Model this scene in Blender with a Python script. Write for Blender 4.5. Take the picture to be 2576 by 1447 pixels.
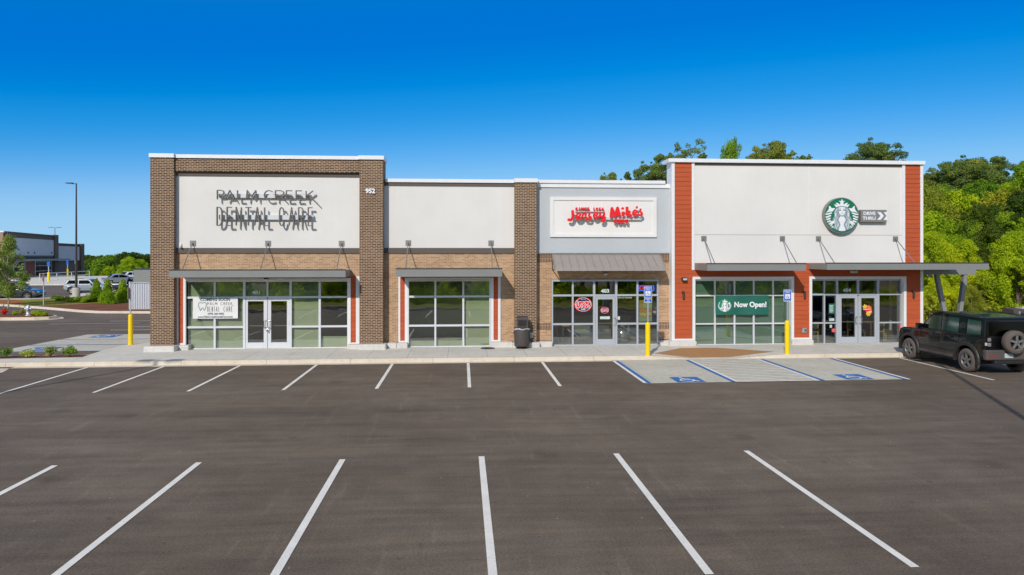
import bpy, bmesh, math, random
import numpy as np
from mathutils import Vector, Matrix
R = math.radians
random.seed(7)
for o in list(bpy.data.objects): bpy.data.objects.remove(o)
scene = bpy.context.scene
COL = scene.collection

# ------------------------------------------------------------ camera, sky, sun, exposure
YAW = R(4.16)
cam_d = bpy.data.cameras.new("camera"); cam = bpy.data.objects.new("camera", cam_d); COL.objects.link(cam)
cam_d.sensor_width = 36; cam_d.lens = 1717 / 2576 * 36
cam_d.shift_y = -80.5 / 2576
cam_d.clip_start = 0.1; cam_d.clip_end = 6000
cam.location = (0, 0, 4.0); cam.rotation_euler = (R(90), 0, -YAW)
scene.camera = cam
scene.render.engine = 'CYCLES'
scene.view_settings.view_transform = 'Standard'; scene.view_settings.look = 'None'
scene.view_settings.exposure = 0.0; scene.view_settings.gamma = 1.0
SUN_DIR = Vector((-0.46, -1.0, 0.67)).normalized()      # towards the sun
EL = math.asin(SUN_DIR.z); AZ = math.atan2(SUN_DIR.x, SUN_DIR.y)
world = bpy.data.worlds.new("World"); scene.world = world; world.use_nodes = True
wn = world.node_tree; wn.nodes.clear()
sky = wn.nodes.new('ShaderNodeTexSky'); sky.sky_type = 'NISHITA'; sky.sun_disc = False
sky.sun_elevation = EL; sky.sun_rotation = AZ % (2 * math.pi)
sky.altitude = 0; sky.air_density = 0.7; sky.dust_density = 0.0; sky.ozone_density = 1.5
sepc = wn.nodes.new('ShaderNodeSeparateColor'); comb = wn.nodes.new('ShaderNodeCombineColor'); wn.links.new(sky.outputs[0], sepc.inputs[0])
K = 1 / 1.5      # the part of the sky in view, for a strength of 0.15; overhead, out of view, the curve is lifted to add fill light in the shadows
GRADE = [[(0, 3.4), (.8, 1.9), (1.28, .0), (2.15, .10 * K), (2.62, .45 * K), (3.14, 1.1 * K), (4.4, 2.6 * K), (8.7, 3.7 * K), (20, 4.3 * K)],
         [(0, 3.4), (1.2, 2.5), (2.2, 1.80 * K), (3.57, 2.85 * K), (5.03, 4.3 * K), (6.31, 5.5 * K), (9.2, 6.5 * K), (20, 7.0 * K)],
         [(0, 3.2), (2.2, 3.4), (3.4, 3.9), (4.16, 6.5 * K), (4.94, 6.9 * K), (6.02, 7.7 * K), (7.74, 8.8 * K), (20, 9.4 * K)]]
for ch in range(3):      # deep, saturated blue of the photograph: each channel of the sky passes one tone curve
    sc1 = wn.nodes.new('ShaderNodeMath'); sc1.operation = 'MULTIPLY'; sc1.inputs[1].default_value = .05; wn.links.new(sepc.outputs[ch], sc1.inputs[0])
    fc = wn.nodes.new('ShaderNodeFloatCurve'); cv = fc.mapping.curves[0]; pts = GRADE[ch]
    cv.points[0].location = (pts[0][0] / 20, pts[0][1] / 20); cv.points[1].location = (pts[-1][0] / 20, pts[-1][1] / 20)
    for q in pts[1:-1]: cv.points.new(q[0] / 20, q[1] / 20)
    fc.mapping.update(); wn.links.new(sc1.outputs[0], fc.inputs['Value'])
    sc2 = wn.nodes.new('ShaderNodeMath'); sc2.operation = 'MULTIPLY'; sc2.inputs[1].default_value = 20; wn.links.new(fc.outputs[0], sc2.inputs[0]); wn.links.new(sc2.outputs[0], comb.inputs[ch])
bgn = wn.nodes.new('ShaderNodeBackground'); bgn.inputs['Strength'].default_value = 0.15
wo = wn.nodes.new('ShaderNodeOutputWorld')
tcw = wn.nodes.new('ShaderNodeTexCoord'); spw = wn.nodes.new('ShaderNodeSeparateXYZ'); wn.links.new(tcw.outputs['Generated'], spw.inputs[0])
mrw = wn.nodes.new('ShaderNodeMapRange'); mrw.interpolation_type = 'SMOOTHSTEP'; wn.links.new(spw.outputs[1], mrw.inputs[0])      # paler southern sky mixed in behind the camera to lighten shadows; northern one deep blue
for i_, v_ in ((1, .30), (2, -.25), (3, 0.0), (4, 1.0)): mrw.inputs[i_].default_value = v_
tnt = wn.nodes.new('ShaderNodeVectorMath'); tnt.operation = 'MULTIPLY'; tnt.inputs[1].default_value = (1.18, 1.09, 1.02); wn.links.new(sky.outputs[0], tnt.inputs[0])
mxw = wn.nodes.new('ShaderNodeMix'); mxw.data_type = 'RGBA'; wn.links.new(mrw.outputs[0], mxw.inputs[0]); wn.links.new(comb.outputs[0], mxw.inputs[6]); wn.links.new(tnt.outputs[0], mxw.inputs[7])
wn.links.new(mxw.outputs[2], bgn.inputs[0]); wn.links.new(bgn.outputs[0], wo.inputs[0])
sun_l = bpy.data.lights.new("sun", 'SUN'); sun_l.energy = 3.2; sun_l.angle = R(0.53); sun_l.color = (1.0, 0.925, 0.83)
sun = bpy.data.objects.new("sun", sun_l); COL.objects.link(sun)
sun.rotation_euler = SUN_DIR.to_track_quat('Z', 'Y').to_euler(); sun.location = (-20, -40, 30)
try:
    scene.cycles.max_bounces = 8; scene.cycles.transparent_max_bounces = 12
    scene.cycles.caustics_reflective = False; scene.cycles.caustics_refractive = False
except Exception: pass

# ------------------------------------------------------------ materials
def srgb(r, g, b):
    f = lambda c: (c / 255 / 12.92) if c / 255 <= 0.04045 else ((c / 255 + 0.055) / 1.055) ** 2.4
    return (f(r), f(g), f(b))
MATS = {}
class NT:
    def __init__(s, name):
        s.m = bpy.data.materials.new(name); s.m.use_nodes = True; s.t = s.m.node_tree; s.t.nodes.clear()
        s.out = s.n('ShaderNodeOutputMaterial')
    def n(s, t, **kw):
        x = s.t.nodes.new(t)
        for k, v in kw.items(): setattr(x, k, v)
        return x
    def l(s, a, b): s.t.links.new(a, b)
    def pos(s): return s.n('ShaderNodeNewGeometry').outputs['Position']
    def mapv(s, v, scale):
        m = s.n('ShaderNodeVectorMath', operation='MULTIPLY'); s.l(v, m.inputs[0]); m.inputs[1].default_value = scale; return m.outputs[0]
    def noise(s, v, sc, det=4, rough=.55):
        x = s.n('ShaderNodeTexNoise'); s.l(v, x.inputs['Vector']); x.inputs['Scale'].default_value = sc
        x.inputs['Detail'].default_value = det; x.inputs['Roughness'].default_value = rough; return x.outputs['Fac']
    def ramp(s, f, stops):
        x = s.n('ShaderNodeValToRGB'); s.l(f, x.inputs[0]); e = x.color_ramp.elements
        while len(e) < len(stops): e.new(.5)
        for i, (p, c) in enumerate(stops):
            e[i].position = p; e[i].color = (c[0], c[1], c[2], 1) if hasattr(c, '__len__') else (c, c, c, 1)
        return x.outputs[0]
    def mul(s, a, b):
        x = s.n('ShaderNodeMix', data_type='RGBA', blend_type='MULTIPLY'); x.inputs['Factor'].default_value = 1
        s.sock(x.inputs['A'] if 0 else x.inputs[6], a); s.sock(x.inputs[7], b); return x.outputs[2]
    def mix(s, f, a, b):
        x = s.n('ShaderNodeMix', data_type='RGBA'); s.sock(x.inputs[0], f); s.sock(x.inputs[6], a); s.sock(x.inputs[7], b); return x.outputs[2]
    def math(s, op, a, b=None):
        x = s.n('ShaderNodeMath', operation=op); s.sock(x.inputs[0], a)
        if b is not None: s.sock(x.inputs[1], b)
        return x.outputs[0]
    def sock(s, i, v):
        if isinstance(v, bpy.types.NodeSocket): s.l(v, i)
        elif hasattr(v, '__len__'): i.default_value = (v[0], v[1], v[2], 1)
        else: i.default_value = v
    def bsdf(s, col, rough=.7, metal=0, spec=.5, coat=0, bump=None, bstr=.3, bdist=.01, emit=None, estr=0):
        b = s.n('ShaderNodeBsdfPrincipled'); s.sock(b.inputs['Base Color'], col); s.sock(b.inputs['Roughness'], rough)
        b.inputs['Metallic'].default_value = metal; b.inputs['Specular IOR Level'].default_value = spec
        b.inputs['Coat Weight'].default_value = coat; b.inputs['Coat Roughness'].default_value = .05
        if bump is not None:
            bp = s.n('ShaderNodeBump'); bp.inputs['Strength'].default_value = bstr; bp.inputs['Distance'].default_value = bdist
            s.l(bump, bp.inputs['Height']); s.l(bp.outputs[0], b.inputs['Normal'])
        if emit is not None:
            s.sock(b.inputs['Emission Color'], emit); b.inputs['Emission Strength'].default_value = estr
        s.l(b.outputs[0], s.out.inputs[0]); return b
def simple(name, col, rough=.6, metal=0, var=.12, vs=3.0, coat=0, spec=.5, emit=None, estr=0, fine=60, bs=.12):
    if name in MATS: return MATS[name]
    t = NT(name); tc = t.n('ShaderNodeTexCoord').outputs['Object']
    v = t.noise(tc, vs, 5); w = t.noise(tc, fine, 2)
    f = t.ramp(v, [(0.25, 1 - var), (0.75, 1 + var * .6)]); g = t.ramp(w, [(0.2, 1 - var * .35), (0.8, 1 + var * .25)])
    c = t.mul(t.mul(col, f), g)
    if coat: t.bsdf(c, rough, metal, spec, coat, bump=t.noise(tc, 1.6, 1), bstr=.5, bdist=.03, emit=emit, estr=estr)
    else: t.bsdf(c, rough, metal, spec, coat, bump=w, bstr=bs, bdist=.004, emit=emit, estr=estr)
    MATS[name] = t.m; return t.m
def uvpos(t, sx=1, sy=1, swap=False):
    p = t.pos(); s = t.n('ShaderNodeSeparateXYZ'); t.l(p, s.inputs[0])
    u = t.math('ADD', s.outputs[0], s.outputs[1]); c = t.n('ShaderNodeCombineXYZ')
    if swap: t.l(s.outputs[2], c.inputs[0]); t.l(u, c.inputs[1])
    else: t.l(u, c.inputs[0]); t.l(s.outputs[2], c.inputs[1])
    return c.outputs[0], p, s
def brick(name, c1, c2, mortar, bw=.203, rh=.068, ms=.0075, swap=False):
    t = NT(name); v, p, _ = uvpos(t, swap=swap); b = t.n('ShaderNodeTexBrick')
    b.offset = 0 if swap else .5; b.offset_frequency = 2; b.squash = 1
    t.l(v, b.inputs['Vector']); b.inputs['Scale'].default_value = 1
    t.sock(b.inputs['Color1'], c1); t.sock(b.inputs['Color2'], c2); t.sock(b.inputs['Mortar'], mortar)
    b.inputs['Mortar Size'].default_value = ms; b.inputs['Mortar Smooth'].default_value = .1; b.inputs['Bias'].default_value = 0
    b.inputs['Brick Width'].default_value = bw; b.inputs['Row Height'].default_value = rh
    n1 = t.noise(p, .7, 4); n2 = t.noise(p, 25, 3)
    c = t.mul(t.mul(b.outputs['Color'], t.ramp(n1, [(.3, .9), (.7, 1.08)])), t.ramp(n2, [(.2, .86), (.8, 1.12)]))
    inv = t.math('SUBTRACT', 1.0, b.outputs['Fac'])
    t.bsdf(c, .85, bump=inv, bstr=.6, bdist=.006, spec=.25); MATS[name] = t.m; return t.m
brick('dark_brick', (.062, .036, .025), (.150, .084, .052), (.62, .46, .31), ms=.0078)
brick('tan_brick', (.36, .215, .12), (.54, .34, .20), (.66, .50, .34), ms=.006)
brick('soldier_brick', (.16, .09, .06), (.20, .12, .08), (.58, .44, .31), bw=.203, rh=.068, ms=.006, swap=True)

def asphalt():
    t = NT('asphalt'); p = t.pos()
    st = t.mapv(p, (.10, 1.0, 1)); streak = t.noise(st, 1.1, 6, .6)
    st2 = t.mapv(p, (.35, 3.5, 1)); streak2 = t.noise(st2, 1.3, 5, .6)
    big = t.noise(p, .18, 4); mid = t.noise(p, 1.6, 6, .62); fine = t.noise(p, 95, 3, .7); gr = t.noise(p, 28, 3, .7)
    c = t.mix(t.ramp(big, [(.35, 0), (.65, 1)]), (.144, .110, .081), (.192, .152, .113))
    c = t.mul(c, t.ramp(streak, [(.30, .78), (.50, 1.0), (.72, 1.12)]))
    c = t.mul(c, t.ramp(streak2, [(.3, .84), (.7, 1.12)])); warm = t.noise(t.mapv(p, (.5, 1.6, 1)), .8, 5, .6); c = t.mul(c, t.ramp(warm, [(.3, (.97, .99, 1.01)), (.7, (1.035, 1.01, .965))]))
    c = t.mul(c, t.ramp(mid, [(.3, .86), (.7, 1.10)]))
    c = t.mul(c, t.ramp(fine, [(.30, .52), (.70, 1.45)]))
    c = t.mul(c, t.ramp(gr, [(.28, .62), (.72, 1.32)]))
    vo = t.n('ShaderNodeTexVoronoi'); t.l(p, vo.inputs['Vector']); vo.inputs['Scale'].default_value = 2.3
    sp = t.ramp(vo.outputs['Distance'], [(.0, 1), (.035, 1), (.045, 0)])
    c = t.mix(t.math('MULTIPLY', sp, .55), c, (.42, .40, .36))
    # pale tyre scuffs, dark drips
    sc = t.noise(t.mapv(p, (2.4, .22, 1)), 1.7, 6, .7)
    c = t.mul(c, t.ramp(sc, [(.57, 1.0), (.68, 1.22)]))
    dr = t.noise(p, 3.1, 3, .5); c = t.mul(c, t.ramp(dr, [(.26, .72), (.31, 1)]))
    v2 = t.n('ShaderNodeTexVoronoi'); v2.inputs['Scale'].default_value = .42; nn = t.n('ShaderNodeVectorMath', operation='ADD'); t.l(p, nn.inputs[0]); n5 = t.n('ShaderNodeTexNoise'); n5.inputs['Scale'].default_value = 4; t.l(p, n5.inputs['Vector']); ms_ = t.n('ShaderNodeVectorMath', operation='SCALE'); t.l(n5.outputs['Color'], ms_.inputs[0]); ms_.inputs['Scale'].default_value = .35; t.l(ms_.outputs[0], nn.inputs[1]); t.l(nn.outputs[0], v2.inputs['Vector'])
    c = t.mul(c, t.ramp(v2.outputs['Distance'], [(.03, .66), (.10, .88), (.17, 1)]))      # old oil drips
    t.bsdf(c, .82, bump=fine, bstr=.35, bdist=.006, spec=.3); MATS['asphalt'] = t.m
asphalt()
def concrete(name, c1, c2, jx=None, jy=None, stain=.85, jo=(0, 0)):
    t = NT(name); p = t.pos(); n1 = t.noise(p, .8, 5); n2 = t.noise(p, 4.5, 6, .65); n3 = t.noise(p, 55, 3)
    c = t.mix(t.ramp(n1, [(.3, 0), (.7, 1)]), c1, c2)
    c = t.mul(c, t.ramp(n2, [(.28, stain), (.5, 1), (.8, 1.05)])); c = t.mul(c, t.ramp(n3, [(.2, .92), (.8, 1.06)]))
    if jx or jy:
        s = t.n('ShaderNodeSeparateXYZ'); t.l(p, s.inputs[0])
        for ax, j in ((0, jx), (1, jy)):
            if not j: continue
            a = t.math('ADD', s.outputs[ax], 300.0 + jo[ax]); fr = t.math('FRACT', t.math('DIVIDE', a, j))
            d = t.math('ABSOLUTE', t.math('SUBTRACT', fr, .5)); line = t.math('GREATER_THAN', d, .5 - .009 / j)
            c = t.mix(t.math('MULTIPLY', line, .55), c, (.16, .15, .13))
    t.bsdf(c, .85, bump=n3, bstr=.15, bdist=.004, spec=.3); MATS[name] = t.m
concrete('sidewalk_concrete', (.67, .64, .55), (.75, .72, .64), jx=1.52, jy=1.6, jo=(0, .4))
concrete('curb_concrete', (.66, .57, .44), (.73, .65, .53), jx=3.05)
concrete('pad_concrete', (.54, .515, .425), (.62, .595, .50), jx=4.5, stain=.78)
concrete('plinth_concrete', (.60, .58, .54), (.68, .66, .62))
concrete('pole_base_concrete', (.42, .40, .34), (.50, .48, .42))
def stucco(name, col):
    t = NT(name); p = t.pos(); n1 = t.noise(p, .6, 5); n2 = t.noise(p, 70, 3); n3 = t.noise(t.mapv(p, (5, 5, .35)), 1, 5)
    c = t.mul(col, t.ramp(n1, [(.3, .955), (.7, 1.03)])); c = t.mul(c, t.ramp(n3, [(.3, .99), (.7, 1.005)]))
    t.bsdf(c, .88, bump=n2, bstr=.35, bdist=.004, spec=.25); MATS[name] = t.m
stucco('white_stucco', (.75, .73, .695)); stucco('grey_stucco', (.50, .53, .55)); stucco('cream_stucco', (.80, .79, .76))
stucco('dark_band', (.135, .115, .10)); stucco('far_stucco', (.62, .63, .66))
def siding():
    t = NT('orange_siding'); p = t.pos(); n1 = t.noise(t.mapv(p, (1.2, 1.2, 14)), 1.2, 5); n2 = t.noise(t.mapv(p, (10, 10, 90)), 1.0, 3)
    s = t.n('ShaderNodeSeparateXYZ'); t.l(p, s.inputs[0]); row = t.math('FLOOR', t.math('DIVIDE', t.math('SUBTRACT', s.outputs[2], .44), .198))
    wn_ = t.n('ShaderNodeTexWhiteNoise', noise_dimensions='1D'); t.l(row, wn_.inputs['W'])
    c = t.mul((.47, .090, .030), t.ramp(n1, [(.3, .93), (.7, 1.07)])); c = t.mul(c, t.ramp(wn_.outputs['Value'], [(0, .94), (1, 1.05)]))
    t.bsdf(c, .7, bump=n2, bstr=.2, bdist=.004, spec=.3); MATS['orange_siding'] = t.m
siding()
def ground_mats():
    for name, a, b, sc in (('grass', (.20, .21, .025), (.40, .37, .06), 9), ('mulch', (.17, .062, .038), (.34, .15, .09), 22), ('pine_straw', (.36, .13, .045), (.52, .22, .08), 14), ('dirt', (.16, .12, .07), (.30, .24, .14), 3)):
        t = NT(name); p = t.pos(); n = t.noise(p, sc, 6, .75); n2 = t.noise(p, .5, 4); n3 = t.noise(p, sc * 5, 3, .7)
        c = t.mix(t.ramp(n, [(.35, 0), (.65, 1)]), a, b); c = t.mul(c, t.ramp(n2, [(.3, .8), (.7, 1.15)])); c = t.mul(c, t.ramp(n3, [(.25, .6), (.75, 1.35)]))
        t.bsdf(c, .95, bump=n3, bstr=.8, bdist=.03, spec=.1); MATS[name] = t.m
ground_mats()
def glass(name, tint=(.62, .66, .63), refl=.10, rough=.0, k=1.0):
    t = NT(name); tr = t.n('ShaderNodeBsdfTransparent'); tr.inputs[0].default_value = (*tint, 1)
    gl = t.n('ShaderNodeBsdfGlossy'); gl.inputs['Roughness'].default_value = rough; gl.inputs[0].default_value = (.92, .96, .95, 1)
    nz = t.noise(t.pos(), .9, 2); bp = t.n('ShaderNodeBump'); bp.inputs['Strength'].default_value = .35; bp.inputs['Distance'].default_value = .012
    t.l(nz, bp.inputs['Height']); t.l(bp.outputs[0], gl.inputs['Normal'])
    fr = t.n('ShaderNodeFresnel'); fr.inputs['IOR'].default_value = 1.5
    f = t.math('MINIMUM', t.math('ADD', t.math('MULTIPLY', fr.outputs[0], k), refl), 1.0)
    mx = t.n('ShaderNodeMixShader'); t.l(f, mx.inputs[0]); t.l(tr.outputs[0], mx.inputs[1]); t.l(gl.outputs[0], mx.inputs[2])
    t.l(mx.outputs[0], t.out.inputs[0]); MATS[name] = t.m
glass('store_glass', (.80, .87, .82), .20); glass('door_glass', (.55, .55, .52), .18); glass('car_glass', (.75, .80, .78), .03)
def leafmat(name, a, b, tr=.42):
    t = NT(name); p = t.pos(); n = t.noise(p, .9, 4, .6); n2 = t.noise(p, 7, 2, .6)
    oi = t.n('ShaderNodeObjectInfo')
    c = t.mix(t.ramp(n, [(.3, 0), (.7, 1)]), a, b); c = t.mul(c, t.ramp(n2, [(.25, .62), (.75, 1.3)])); c = t.mul(c, t.ramp(oi.outputs['Random'], [(0, (.80, .88, .85)), (.5, (1.1, 1.12, 1.05)), (1, (1.5, 1.3, .95))]))
    d = t.n('ShaderNodeBsdfDiffuse'); t.l(c, d.inputs[0]); tl = t.n('ShaderNodeBsdfTranslucent'); t.l(c, tl.inputs[0])
    mx = t.n('ShaderNodeMixShader'); mx.inputs[0].default_value = tr; t.l(d.outputs[0], mx.inputs[1]); t.l(tl.outputs[0], mx.inputs[2]); t.l(mx.outputs[0], t.out.inputs[0]); MATS[name] = t.m
leafmat('leaf_lime', (.22, .36, .02), (.55, .66, .03)); leafmat('leaf_mid', (.12, .25, .025), (.32, .48, .045)); leafmat('leaf_dark', (.055, .105, .02), (.14, .20, .035))
leafmat('leaf_pine', (.12, .18, .045), (.33, .41, .11)); leafmat('leaf_olive', (.20, .25, .03), (.46, .48, .06)); leafmat('leaf_red', (.5, .03, .02), (.75, .10, .05))
leafmat('leaf_young', (.26, .33, .07), (.58, .66, .16)); leafmat('leaf_conifer', (.20, .36, .02), (.48, .62, .04))
M = MATS
simple('white_trim', (.80, .80, .80), .5, var=.05); simple('aluminium', (.66, .68, .71), .42, var=.05); simple('silver_frame', (.43, .46, .50), .42, var=.05); simple('coping', (.80, .81, .82), .35, var=.05)
simple('canopy_metal', (.235, .245, .235), .5, var=.08, vs=1.2); simple('rod_metal', (.26, .255, .24), .45, metal=.3, var=.1); simple('awning_metal', (.335, .295, .265), .45, var=.06)
simple('bronze', (.05, .038, .03), .5, var=.15); simple('dark_metal', (.02, .02, .022), .45, var=.2); simple('letter_grey', (.15, .14, .13), .5, var=.1)
simple('raceway', (.66, .68, .70), .5, var=.05); simple('sign_red', (.85, .012, .014), .35, var=.04); simple('sign_white', (.82, .83, .86), .45, var=.04)
simple('emblem_green', (.0, .22, .10), .5, var=.05); simple('sign_green', (.0, .16, .075), .4, var=.05); simple('siren_grey', (.33, .42, .46), .5, var=.05); simple('siren_line', (.10, .16, .19), .5, var=.05); simple('sign_navy', (.015, .03, .075), .4, var=.06); simple('sign_blue', (.0, .10, .55), .45, var=.05)
simple('paper_sage', (.62, .68, .44), .85, var=.10, vs=1.5); simple('sage_floor', (.50, .54, .38), .8, var=.08); simple('paper_teal', (.22, .36, .27), .85, var=.08, vs=1.2); simple('banner_green', (.012, .135, .095), .55, var=.12, vs=2)
simple('banner_white', (.78, .78, .78), .6, var=.08, vs=4); simple('text_teal', (.02, .085, .09), .6, var=.05); simple('text_grey', (.16, .14, .14), .6, var=.05); simple('tooth_green', (.04, .22, .14), .6, var=.05)
simple('number_white', (.62, .72, .68), .6, var=.05); 
def road_paint(name, col, under):
    t = NT(name); p = t.pos(); n1 = t.noise(p, 26, 5, .7); n2 = t.noise(p, 2.2, 4); n3 = t.noise(p, 90, 2)
    c = t.mul(t.mul(col, t.ramp(n2, [(.3, .88), (.7, 1.04)])), t.ramp(n3, [(.25, .9), (.75, 1.06)]))
    wear = t.math('MULTIPLY', t.ramp(n1, [(.60, 0), (.66, 1)]), t.ramp(n2, [(.35, .15), (.65, .8)])); c = t.mix(wear, c, under)
    t.bsdf(c, .75, bump=n3, bstr=.15, bdist=.003, spec=.3); MATS[name] = t.m
road_paint('paint_white', (.90, .87, .79), (.20, .17, .14)); road_paint('paint_blue', (.028, .175, .48), (.30, .30, .30))
simple('bollard_yellow', (.92, .66, .0), .4, var=.06); simple('galvanised', (.42, .44, .46), .5, metal=.4, var=.12); simple('tactile', (.46, .245, .10), .85, var=.10, vs=8)
simple('rubber', (.045, .038, .034), .85, var=.2); simple('rubber_dusty', (.13, .105, .09), .9, var=.15); simple('rim_dark', (.22, .215, .21), .4, metal=.3, var=.08); simple('rim_silver', (.6, .6, .62), .3, metal=.7, var=.05)
simple('car_black', (.004, .004, .005), .25, coat=.7, var=.05, spec=.15); simple('car_trim', (.022, .021, .021), .55, var=.1); simple('bumper_dusty', (.10, .085, .078), .5, var=.1)
simple('car_navy', (.012, .028, .055), .2, coat=1, var=.05); simple('car_silver', (.26, .29, .33), .35, metal=.2, coat=1, var=.04); simple('car_white', (.78, .78, .78), .25, coat=1, var=.03); simple('car_dark', (.03, .035, .045), .2, coat=1, var=.04)
simple('car_blue', (.008, .016, .032), .2, coat=1, var=.04); simple('light_red', (.5, .01, .01), .2, coat=1); simple('light_clear', (.55, .57, .6), .15, coat=1); simple('light_smoked', (.22, .21, .22), .2, coat=1); simple('light_amber', (.85, .22, .02), .25)
simple('plate', (.50, .62, .66), .4, var=.2, vs=9); simple('bin_brown', (.075, .062, .056), .65, var=.25, vs=9); simple('bag_plastic', (.40, .42, .44), .35, var=.15)
simple('bark', (.16, .12, .09), .95, var=.25, vs=5); simple('bark_pale', (.40, .34, .26), .9, var=.2, vs=5); simple('bark_pine', (.12, .085, .06), .95, var=.25)
simple('interior_wall', (.30, .24, .19), .9, var=.1); simple('interior_floor', (.40, .37, .32), .5, var=.1); simple('interior_dark', (.03, .026, .024), .9, var=.2); simple('counter', (.25, .27, .22), .6, var=.08)
simple('wood_seat', (.62, .30, .08), .5, var=.12, vs=8); simple('wood_pale', (.62, .42, .15), .55, var=.12, vs=8); simple('cushion_green', (.08, .12, .08), .85, var=.1); simple('steel', (.5, .5, .5), .22, metal=.9, var=.05)
simple('roof_membrane', (.55, .55, .54), .85, var=.08); simple('white_panel', (.52, .55, .60), .5, var=.05); simple('grey_wall', (.24, .255, .25), .7, var=.06); simple('dumpster_brown', (.085, .07, .06), .7, var=.2)
simple('red_panel', (.33, .07, .04), .7, var=.1); simple('poster_tan', (.62, .36, .10), .6, var=.25, vs=5); simple('poster_green', (.42, .56, .34), .6, var=.08); simple('bread', (.78, .36, .05), .6, var=.25, vs=12); simple('cheese', (.9, .68, .18), .6, var=.1)
simple('stop_red', (.42, .03, .02), .5, var=.08); simple('hydrant_silver', (.62, .64, .68), .35, metal=.3, var=.08); simple('rail_white', (.62, .62, .60), .5)
simple('brick_far', (.165, .12, .095), .9, var=.12); simple('brick_far_lit', (.34, .23, .15), .9, var=.1); simple('flower_orange', (.9, .18, .05), .6); simple('neon_blue', (.02, .05, .9), .4, emit=(.05, .12, 1.0), estr=1.6)  # far brick in two tones: brick_far_lit has the sunlight put into its colour
simple('neon_red', (.7, .02, .02), .4, emit=(1.0, .05, .03), estr=1.1); simple('gold', (.8, .5, .05), .5); simple('pink_red', (.8, .12, .12), .5)

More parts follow.
